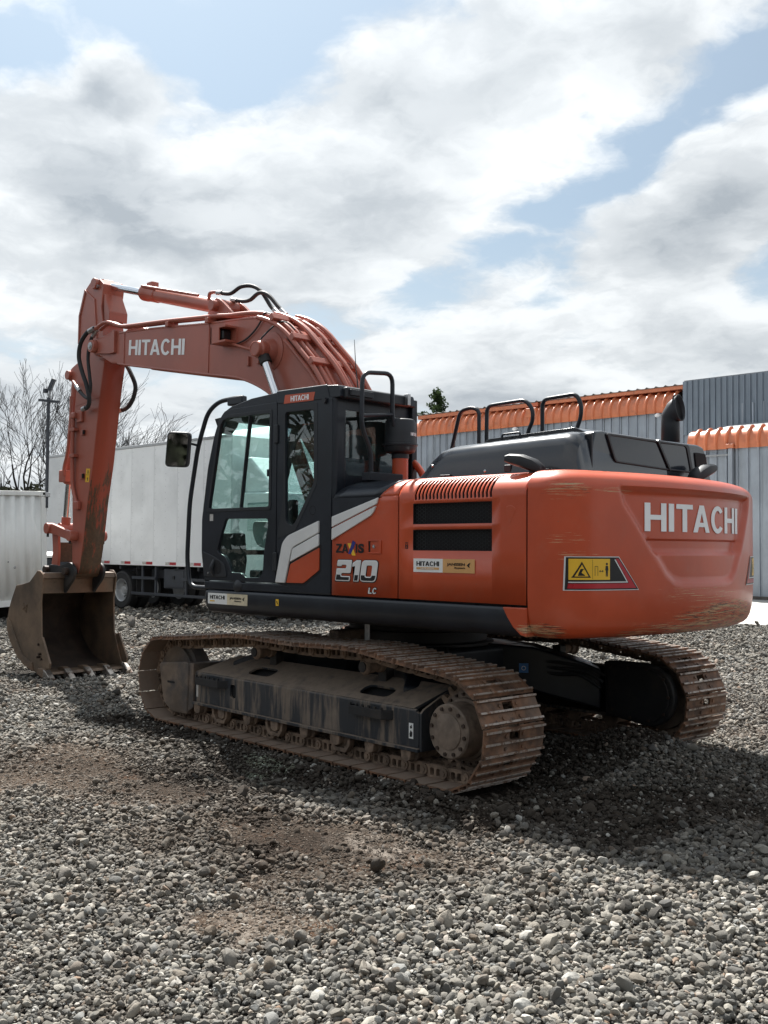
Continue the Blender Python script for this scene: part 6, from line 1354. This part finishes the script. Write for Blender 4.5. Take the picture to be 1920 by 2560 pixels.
# ================================================================== BOX TRUCK
simple('truck_white', (0.86, 0.87, 0.87), 0.42, var=0.05, scale=0.8, dirt=(0.68, 0.69, 0.69), dlo=0.45, dhi=0.7, dscale=1.0, dmax=0.6, rnd=True)
simple('truck_seam', (0.66, 0.67, 0.67), 0.5, var=0.05)
simple('truck_blue', (0.05, 0.13, 0.30), 0.35, var=0.1, coat=0.4)
simple('chassis_grey', (0.035, 0.040, 0.050), 0.55, var=0.2)
simple('tyre', (0.020, 0.020, 0.021), 0.75, var=0.2, scale=8)
simple('rim_white', (0.40, 0.41, 0.42), 0.4, 0.3, var=0.1)
TR = thing('box_truck', 'white box truck parked side-on behind the excavator, red and white marker tape along its box', 'truck', (17.8, -9.15, 0))
def tl(mb, name, m, parent=None, **k):
    if parent is None: mb.v = [(x-17.8, y+9.15, z) for x, y, z in mb.v]; return mb.build(name, m, TR, **k)
    mb.v = [(x-17.8, y+9.15, z) for x, y, z in mb.v]; return mb.build(name, m, parent, **k)
box_ = tl(MB().box(13.34, 22.36, -10.40, -7.925, 1.22, 4.32), 'cargo_box', 'truck_white', bevel=0.015)
edges = [22.36, 20.85, 19.80, 18.725, 17.704, 16.625, 15.562, 14.45, 13.34]
for a, b in zip(edges, edges[1:]):
    tl(MB().box(a-0.004, b+0.004, -7.925, -7.910, 1.30, 4.27), 'side_panel', 'truck_white', box_, bevel=0.003)
    mm = MB()
    for z in np.arange(1.45, 4.2, 0.16):
        for x in (a-0.05, (a+b)/2): mm.lathe((x, -7.910, z), (0, 1, 0), [(0.009, 0), (0.006, 0.004), (0.001, 0.005)], 6)
    tl(mm, 'rivets', 'zinc', box_)
    tl(MB().box(b-0.009, b+0.009, -7.925, -7.9085, 1.30, 4.27), 'panel_seam', 'truck_seam', box_)
tl(MB().box(13.33, 22.37, -7.93, -7.895, 4.27, 4.345), 'top_rail', 'zinc', box_, bevel=0.008); tl(MB().box(13.33, 22.37, -7.93, -7.896, 1.185, 1.29), 'bottom_rail', 'truck_white', box_, bevel=0.006)
for k in range(9):
    x = 22.1-k*1.045
    x = [22.1, 21.05, 20.0, 19.0, 17.957, 16.91, 15.841, 14.783, 13.72][k]
    tl(MB().box(x, x-0.28, -7.895, -7.890, 1.215, 1.285), 'red_tape', 'red', box_); tl(MB().box(x+0.19, x+0.01, -7.895, -7.890, 1.215, 1.285), 'white_tape', 'sticker_grey', box_)
tl(MB().box(12.2, 22.3, -9.9, -9.65, 0.85, 1.10).box(12.2, 22.3, -8.65, -8.40, 0.85, 1.10), 'chassis', 'chassis_grey')
for x in np.arange(13.8, 22.3, 0.9): tl(MB().box(x, x+0.08, -10.3, -7.99, 1.08, 1.20), 'cross_member', 'chassis_grey')
def wheel(x, y, sgn, rim=True):
    m = MB(); prof = [(0.30, -0.12), (0.46, -0.14), (0.505, -0.11), (0.515, 0.0), (0.505, 0.11), (0.46, 0.14), (0.30, 0.12), (0.29, 0.0)]
    m.lathe((x, y, 0.515), (0, 1, 0), prof, 36, ring=True); w_ = tl(m, 'wheel', 'tyre', smooth=40)
    m = MB(); m.lathe((x, y+sgn*0.02, 0.515), (0, sgn, 0), [(0.30, -0.13), (0.305, 0.115), (0.285, 0.10), (0.27, 0.02), (0.25, -0.05), (0.20, -0.09), (0.14, -0.08), (0.12, 0.0), (0.10, 0.04), (0.001, 0.05)], 30); tl(m, 'rim', 'rim_white', w_, smooth=40)
    m = MB()
    for k in range(10): a = 2*math.pi*k/10; m.cyl((x+0.165*math.cos(a), y-sgn*0.08, 0.515+0.165*math.sin(a)), (x+0.165*math.cos(a), y-sgn*0.03, 0.515+0.165*math.sin(a)), 0.016, 6); m.cyl((x+0.225*math.cos(a+.3), y-sgn*0.08, 0.515+0.225*math.sin(a+.3)), (x+0.225*math.cos(a+.3), y-sgn*0.045, 0.515+0.225*math.sin(a+.3)), 0.030, 8)
    tl(m, 'wheel_nuts', 'dark_steel', w_)
for x in (18.2, 19.5):
    for y, s in ((-8.08, 1), (-8.42, 1), (-10.22, -1), (-9.88, -1)): wheel(x, y, s)
wheel(12.15, -8.05, 1); wheel(12.15, -10.2, -1)
gd = tl(MB().box(17.64, 13.6, -7.95, -7.90, 0.42, 0.49), 'side_guard', 'chassis_grey', bevel=0.006)
tl(MB().box(17.60, 16.49, -7.95, -7.90, 0.83, 0.90), 'guard_bar', 'chassis_grey', gd); tl(MB().box(15.35, 13.6, -7.95, -7.90, 0.83, 0.90), 'guard_bar', 'chassis_grey', gd)
for x in (17.184, 16.565, 15.222, 14.2): tl(MB().box(x-0.04, x+0.04, -7.99, -7.952, 0.42, 1.19), 'guard_post', 'chassis_grey', gd)
tbx = tl(MB().box(16.239, 15.30, -8.5, -7.99, 0.62, 1.11), 'tool_box', 'chassis_grey', bevel=0.012); tl(MB().box(16.20, 15.34, -7.99, -7.975, 0.65, 1.08), 'tool_box_lid', 'chassis_grey', tbx, bevel=0.01); tl(MB().box(15.80, 15.72, -7.975, -7.955, 0.86, 0.94), 'tool_box_latch', 'dark_steel', tbx)
for x in (19.0, 17.45): tl(MB().box(x-0.01, x+0.01, -8.55, -7.95, 0.35, 1.18), 'mud_flap', 'tyre')
m = MB(); m.prism([(13.1, 0.75), (13.1, 2.85), (12.9, 2.95), (11.6, 2.92), (11.25, 2.05), (11.05, 1.60), (11.0, 0.55), (11.6, 0.5), (11.65, 1.05), (12.65, 1.05), (12.7, 0.75)], -10.35, -7.95); cbn = tl(m, 'truck_cab', 'truck_white', bevel=0.05, seg=3)
tl(MB().prism([(12.75, 2.05), (12.75, 2.70), (11.70, 2.70), (11.42, 2.05)], -7.96, -7.94), 'cab_window', 'cab_glass_dark', cbn); tl(MB().prism([(11.62, 2.80), (11.28, 2.02), (11.255, 2.03), (11.59, 2.81)], -10.2, -8.1), 'cab_windscreen', 'cab_glass_dark', cbn)
tl(MB().prism([(13.05, 2.95), (13.1, 3.75), (12.9, 3.80), (12.2, 3.2), (12.0, 2.95)], -10.2, -8.1), 'wind_deflector', 'truck_white', bevel=0.06, seg=3)
# second white vehicle roof behind the truck
TV = thing('white_tanker', 'rounded white tank top showing above the truck box beside the excavator cab', 'tanker', (19.5, -13.6, 0))
m = MB(); m.loft([[(x, -13.6+1.25*k*math.cos(R(a)), 4.15+1.30*k*math.sin(R(a))) for a in range(0, 360, 15)] for x, k in ((21.0, 0.90), (20.9, 0.97), (20.7, 1.0), (16.0, 1.0), (15.8, 0.97), (15.7, 0.9))]); m.v = [(x-19.5, y+13.6, z) for x, y, z in m.v]; m.build('tank', 'truck_white', TV, smooth=50)
MB().box(-3.6, 1.3, -0.9, 0.9, 0.9, 3.1).build('tanker_chassis', 'chassis_grey', TV, bevel=0.05)
for x in (-3.0, 0.0, 0.9):
    for y in (-1.0, 1.0): MB().lathe((x, y-0.15, 0.5), (0, 1, 0), [(0.2, 0), (0.5, 0.01), (0.5, 0.29), (0.2, 0.3)], 24).build('wheel', 'tyre', TV)
# grey storage bin between container and truck
SB = thing('storage_bin', 'low grey metal bin with a pale lid between the container and the truck', 'bin', (19.3, -6.35, 0))
MB().box(-0.75, 0.75, -0.5, 0.5, 0.0, 1.36).build('bin_body', 'chassis_grey', SB, bevel=0.03); l_ = MB().prism([(-0.8, 1.37), (0.8, 1.37), (0.8, 1.52), (-0.8, 1.44)], -0.54, 0.54).build('bin_lid', 'sticker_white', SB, bevel=0.015); MB().tube(fillet([(-0.8, -0.2, 1.40), (-0.86, -0.2, 1.40), (-0.86, 0.2, 1.40), (-0.8, 0.2, 1.40)], 0.04), 0.012, 6).build('lid_handle', 'zinc', l_)

# ================================================================== CONTAINER + POLE
simple('container_cream', (0.80, 0.80, 0.77), 0.5, var=0.05, scale=1.0, dirt=(0.42, 0.40, 0.36), dlo=0.55, dhi=0.8, dscale=1.4, dmax=0.5, streak=(2, 2, 0.4))
CT = thing('shipping_container', 'cream white corrugated shipping container raised on blocks at the left edge', 'container', (16.0, -4.70, 0), R(14.5))
CT.rotation_euler = (R(-2.0), 0, R(14.5))
zb, zt = 0.36, 2.93; Ln = 6.06
m = MB(); y = 0.14; pts = [(0.0, 0.10)]; per = 0.278
while y < Ln-0.25:
    pts += [(0.0, y), (0.042, y+0.05), (0.042, y+0.14), (0.0, y+0.19)]; y += per
pts.append((0.0, Ln-0.1))
m.loft([[(x, yy, z) for x, yy in pts] for z in (zb+0.12, zt-0.10)], closed=False, caps=False); sp_ = m.build('side_wall', 'container_cream', CT, smooth=20); s = sp_.modifiers.new('thickness', 'SOLIDIFY'); s.thickness = 0.004
MB().box(-0.02, 0.06, 0.02, Ln-0.02, zt-0.10, zt).build('top_rail', 'container_cream', CT, bevel=0.008); MB().box(-0.02, 0.08, 0.02, Ln-0.02, zb, zb+0.13).build('bottom_rail', 'container_cream', CT, bevel=0.008)
for yy in (0.0, Ln-0.15):
    p_ = MB().box(-0.025, 0.13, yy, yy+0.15, zb+0.12, zt-0.12).build('corner_post', 'container_cream', CT, bevel=0.01)
    for z in (zb-0.01, zt-0.115):
        c_ = MB().box(-0.03, 0.14, yy-0.01, yy+0.165, z, z+0.12).build('corner_casting', 'container_cream', CT, bevel=0.012); MB().box(-0.033, -0.02, yy+0.045, yy+0.11, z+0.03, z+0.09).build('casting_hole', 'void_black', c_, bevel=0.01)
MB().box(0.05, 2.42, 0.03, Ln-0.03, zb+0.02, zt-0.03).build('container_body', 'container_cream', CT, smooth=0)
for (yy, z, r) in ((0.90, 1.22, 0.032), (1.08, 1.35, 0.014), (1.75, 0.62, 0.014)): MB().lathe((-0.002, yy, z), (-1, 0, 0), [(r, 0), (r, 0.006), (r*0.7, 0.01), (0.001, 0.01)], 12).build('vent_boss', 'zinc' if r > 0.02 else 'void_black', CT)
for yy in (0.3, 2.9, 5.6): MB().box(0.1, 2.3, yy, yy+0.25, -0.05, zb-0.01).build('support_block', 'roof_rust', CT, smooth=0)
PO = thing('floodlight_pole', 'thin grey pole with a crossbar and lamp strapped to the container corner', 'pole', (15.97, -4.62, 2.55))
MB().tube([(0, 0, 0), (-0.02, 0.0, 2.55)], [0.042, 0.038], 10).build('pole_shaft', 'chassis_grey', PO); MB().obox((0.20, 0.13, 2.50), (-0.24, -0.15, 2.44), 0.06, 0.055).build('crossbar', 'chassis_grey', PO)
MB().tube([(-0.02, 0, 2.5), (-0.06, -0.02, 2.72)], 0.03, 8).build('lamp_neck', 'roof_sheet', PO); lm = MB().obox((-0.03, 0.0, 2.70), (-0.13, -0.07, 2.98), 0.09, 0.09).build('floodlight', 'chassis_grey', PO, bevel=0.01); MB().box(0.0, 0.09, 0.0, 0.09, 2.66, 2.76).build('sensor', 'chassis_grey', PO, bevel=0.01)
MB().box(-0.06, 0.06, -0.06, 0.06, 0.25, 0.36).build('pole_clamp', 'zinc', PO, bevel=0.01)

# ================================================================== TREES
def bark(name, c): simple(name, c, 0.85, var=0.35, scale=6, bump=0.4, bscale=20)
bark('bark_dark', (0.018, 0.016, 0.015)); bark('twig_dark', (0.022, 0.019, 0.018))
def leaf_mat(name, a, b):
    s = NT(name); oi = s.N('ShaderNodeNewGeometry'); c = s.mix(s.noise(s.coords(), 1.2, 4, 0.6), a, b)
    d = s.N('ShaderNodeBsdfDiffuse'); s.L(c, d.inputs[0]); t = s.N('ShaderNodeBsdfTranslucent'); s.L(c, t.inputs[0]); m = s.N('ShaderNodeMixShader'); m.inputs[0].default_value = 0.3
    s.L(d.outputs[0], m.inputs[1]); s.L(t.outputs[0], m.inputs[2]); s.L(m.outputs[0], s.out.inputs[0])
leaf_mat('leaf_dark', (0.020, 0.035, 0.018), (0.060, 0.085, 0.035)); leaf_mat('scrub_dark', (0.016, 0.020, 0.014), (0.050, 0.052, 0.035))
def bare_tree(loc, h, seed, label, lean=(0, 0), stems=1, spread=0.44, levels=5, group='bare trees behind the container and truck'):
    rs = random.Random(seed); trunk, twig = MB(), MB(); cnt = [0]
    def grow(p, d, ln, r, lv):
        n = 4 if lv < 2 else 3; pts = [p]; q = p.copy(); dd_ = d.copy()
        for k in range(n):
            dd_ = (dd_+Vector((rs.gauss(0, 0.13), rs.gauss(0, 0.13), rs.gauss(0.02, 0.06)))+Vector((lean[0], lean[1], 0))*0.03).normalized(); q = q+dd_*ln/n; pts.append(q)
        rr = [max(0.0065, r*(1-0.45*k/n)) for k in range(n+1)]
        (trunk if lv < 2 else twig).tube(pts, rr, 6 if lv < 2 else 3, caps=False)
        if lv >= levels: return
        kids = rs.randint(2, 4) if lv == 0 else (rs.randint(3, 4) if lv < levels-1 else rs.randint(2, 3))
        for c in range(kids):
            t = rs.uniform(0.30, 1.0) if c else 1.0; i = min(n-1, int(t*n)); bp = pts[i].lerp(pts[i+1], t*n-i)
            ax = Vector((rs.gauss(0, 1), rs.gauss(0, 1), rs.gauss(0, 0.4))).normalized(); nd = (dd_+ax*spread*rs.uniform(0.6, 1.4)+Vector((0, 0, 0.05))).normalized()
            grow(bp, nd, ln*rs.uniform(0.55, 0.80), rr[i]*rs.uniform(0.45, 0.65), lv+1)
    for s_ in range(stems):
        a = rs.uniform(0, 6.28); grow(Vector((0.15*math.cos(a)*s_, 0.15*math.sin(a)*s_, -0.05)), Vector((0.16*math.cos(a)*(stems > 1), 0.16*math.sin(a)*(stems > 1), 1)).normalized(), h*0.40, h*0.0175, 0)
    t = thing('bare_tree', label, 'tree', loc, 0, group)
    trunk.build('trunk', 'bark_dark', t, smooth=60); twig.build('crown', 'twig_dark', t, smooth=60)
bare_tree((36.9, -13.3, 0), 9.3, 1, 'leafless tree at the left edge of the photograph above the container')
bare_tree((36.0, -14.15, 0), 9.2, 12, 'leafless tree with bending twigs directly behind the floodlight pole', lean=(-0.5, -0.5), stems=3, spread=0.36)
bare_tree((35.0, -15.2, 0), 7.6, 5, 'leafless tree between the floodlight pole and the excavator arm', stems=2)
bare_tree((33.6, -16.6, 0), 7.6, 8, 'leafless tree just right of the excavator arm above the truck box', stems=2, spread=0.36)
bare_tree((32.6, -17.5, 0), 6.5, 9, 'small leafless tree above the middle of the truck box')
bare_tree((31.2, -19.0, 0), 6.6, 14, 'small leafless tree above the mirror of the excavator')
bare_tree((28.6, -21.0, 0), 6.6, 17, 'leafless tree seen through the excavator cab door window')
bare_tree((39.5, -11.9, 0), 8.0, 21, 'leafless tree mostly beyond the left edge of the photograph')
bare_tree((37.2, -17.0, 0), 7.0, 23, 'thin leafless tree in the second row behind the container', spread=0.5)
def leaf_cloud(m, c, rad, n, sz, rs):
    for _ in range(n):
        while True:
            p = Vector((rs.uniform(-1, 1), rs.uniform(-1, 1), rs.uniform(-1, 1)))
            if p.length < 1: break
        p = Vector((c[0]+p.x*rad[0], c[1]+p.y*rad[1], c[2]+p.z*rad[2])); a = Vector((rs.gauss(0, 1), rs.gauss(0, 1), rs.gauss(0, 1))).normalized(); b = a.orthogonal().normalized(); s = sz*rs.uniform(0.6, 1.4)
        m.add([p-a*s, p+b*s*0.45, p+a*s, p-b*s*0.45], [(0, 1, 2, 3)])
def evergreen(loc, h, seed, label):
    rs = random.Random(seed); t = thing('evergreen_tree', label, 'tree', loc); tr_ = MB(); cr = MB(); tr_.tube([(0, 0, -0.1), (0.1, 0, h*0.5), (0.0, 0.1, h*0.96)], [h*0.02, h*0.014, 0.02], 8)
    for k in range(30):
        f = rs.uniform(0.45, 0.98); a = rs.uniform(0, 6.28); rr = (1.04-f)*h*0.37*rs.uniform(0.5, 1.1)+0.12; base = Vector((0.05, 0.05, h*f-0.4)); tip = Vector((rr*math.cos(a), rr*math.sin(a), h*f+rs.uniform(-0.1, 0.5)))
        tr_.tube([base, base.lerp(tip, 0.6)+Vector((0, 0, 0.08)), tip], [0.05, 0.03, 0.012], 4)
        for q in (0.45, 0.75, 1.0):
            c = base.lerp(tip, q); leaf_cloud(cr, c, (0.27, 0.27, 0.20), 34, 0.085, rs)
    leaf_cloud(cr, (0, 0.1, h*0.97), (0.18, 0.18, 0.45), 90, 0.085, rs)
    tr_.build('trunk', 'bark_dark', t, smooth=60); cr.build('crown', 'leaf_dark', t, smooth=0)
evergreen((33.5, -37.7, 0), 10.9, 6, 'dark green tree top rising behind the warehouse roof')
rs = random.Random(11); m = MB(); st = MB()
for k in range(80):
    x = rs.uniform(29, 46); f = (46-x)/17; y = -7.5-f*13+rs.uniform(-1.4, 1.4); hh = rs.uniform(2.6, 4.4)
    for q in range(4): leaf_cloud(m, (x+rs.uniform(-.4, .4), y+rs.uniform(-.4, .4), hh*(0.25+0.22*q)), (0.75, 0.75, 0.6), 70, 0.16, rs)
sc_ = m.build('scrub_thicket', 'scrub_dark', None, smooth=0); tag(sc_, 'dark leafy thicket below the bare trees behind the container', 'thicket', kind='stuff')
# a larger loose stone at the left
bm = bmesh.new(); bmesh.ops.create_icosphere(bm, subdivisions=3, radius=0.055)
for v in bm.verts: v.co *= 1+0.35*mnoise.noise(v.co*14); v.co.z *= 0.75
me = bpy.data.meshes.new('rock'); bm.to_mesh(me); bm.free(); simple('rock_tan', (0.33, 0.29, 0.24), 0.85, var=0.25, scale=12, bump=0.3, bscale=60)
rk = link('rock', me, 'rock_tan', None, smooth=40, loc=(0.64, 4.02, float(height(0.64, 4.02))+0.035)); tag(rk, 'fist-sized tan rock lying on the gravel at the left edge', 'rock')

# unseen tree belt added behind the camera for mirror, glass and paint to reflect
rs = random.Random(19); m = MB()
for k in range(120):
    t = k/119; a = R(-20+215*t); rr = 26+rs.uniform(-2, 2); x, y = -5+rr*math.cos(a), 6+rr*math.sin(a); hh = rs.uniform(4.5, 8.0)
    for q in range(5): leaf_cloud(m, (x, y, hh*(0.1+0.2*q)), (1.3, 1.3, 1.0), 26, 0.42, rs)
tb = m.build('reflection_tree_belt', 'scrub_dark', None, smooth=0); tag(tb, 'unseen belt of dark trees added behind the camera for reflections', 'trees', kind='stuff')
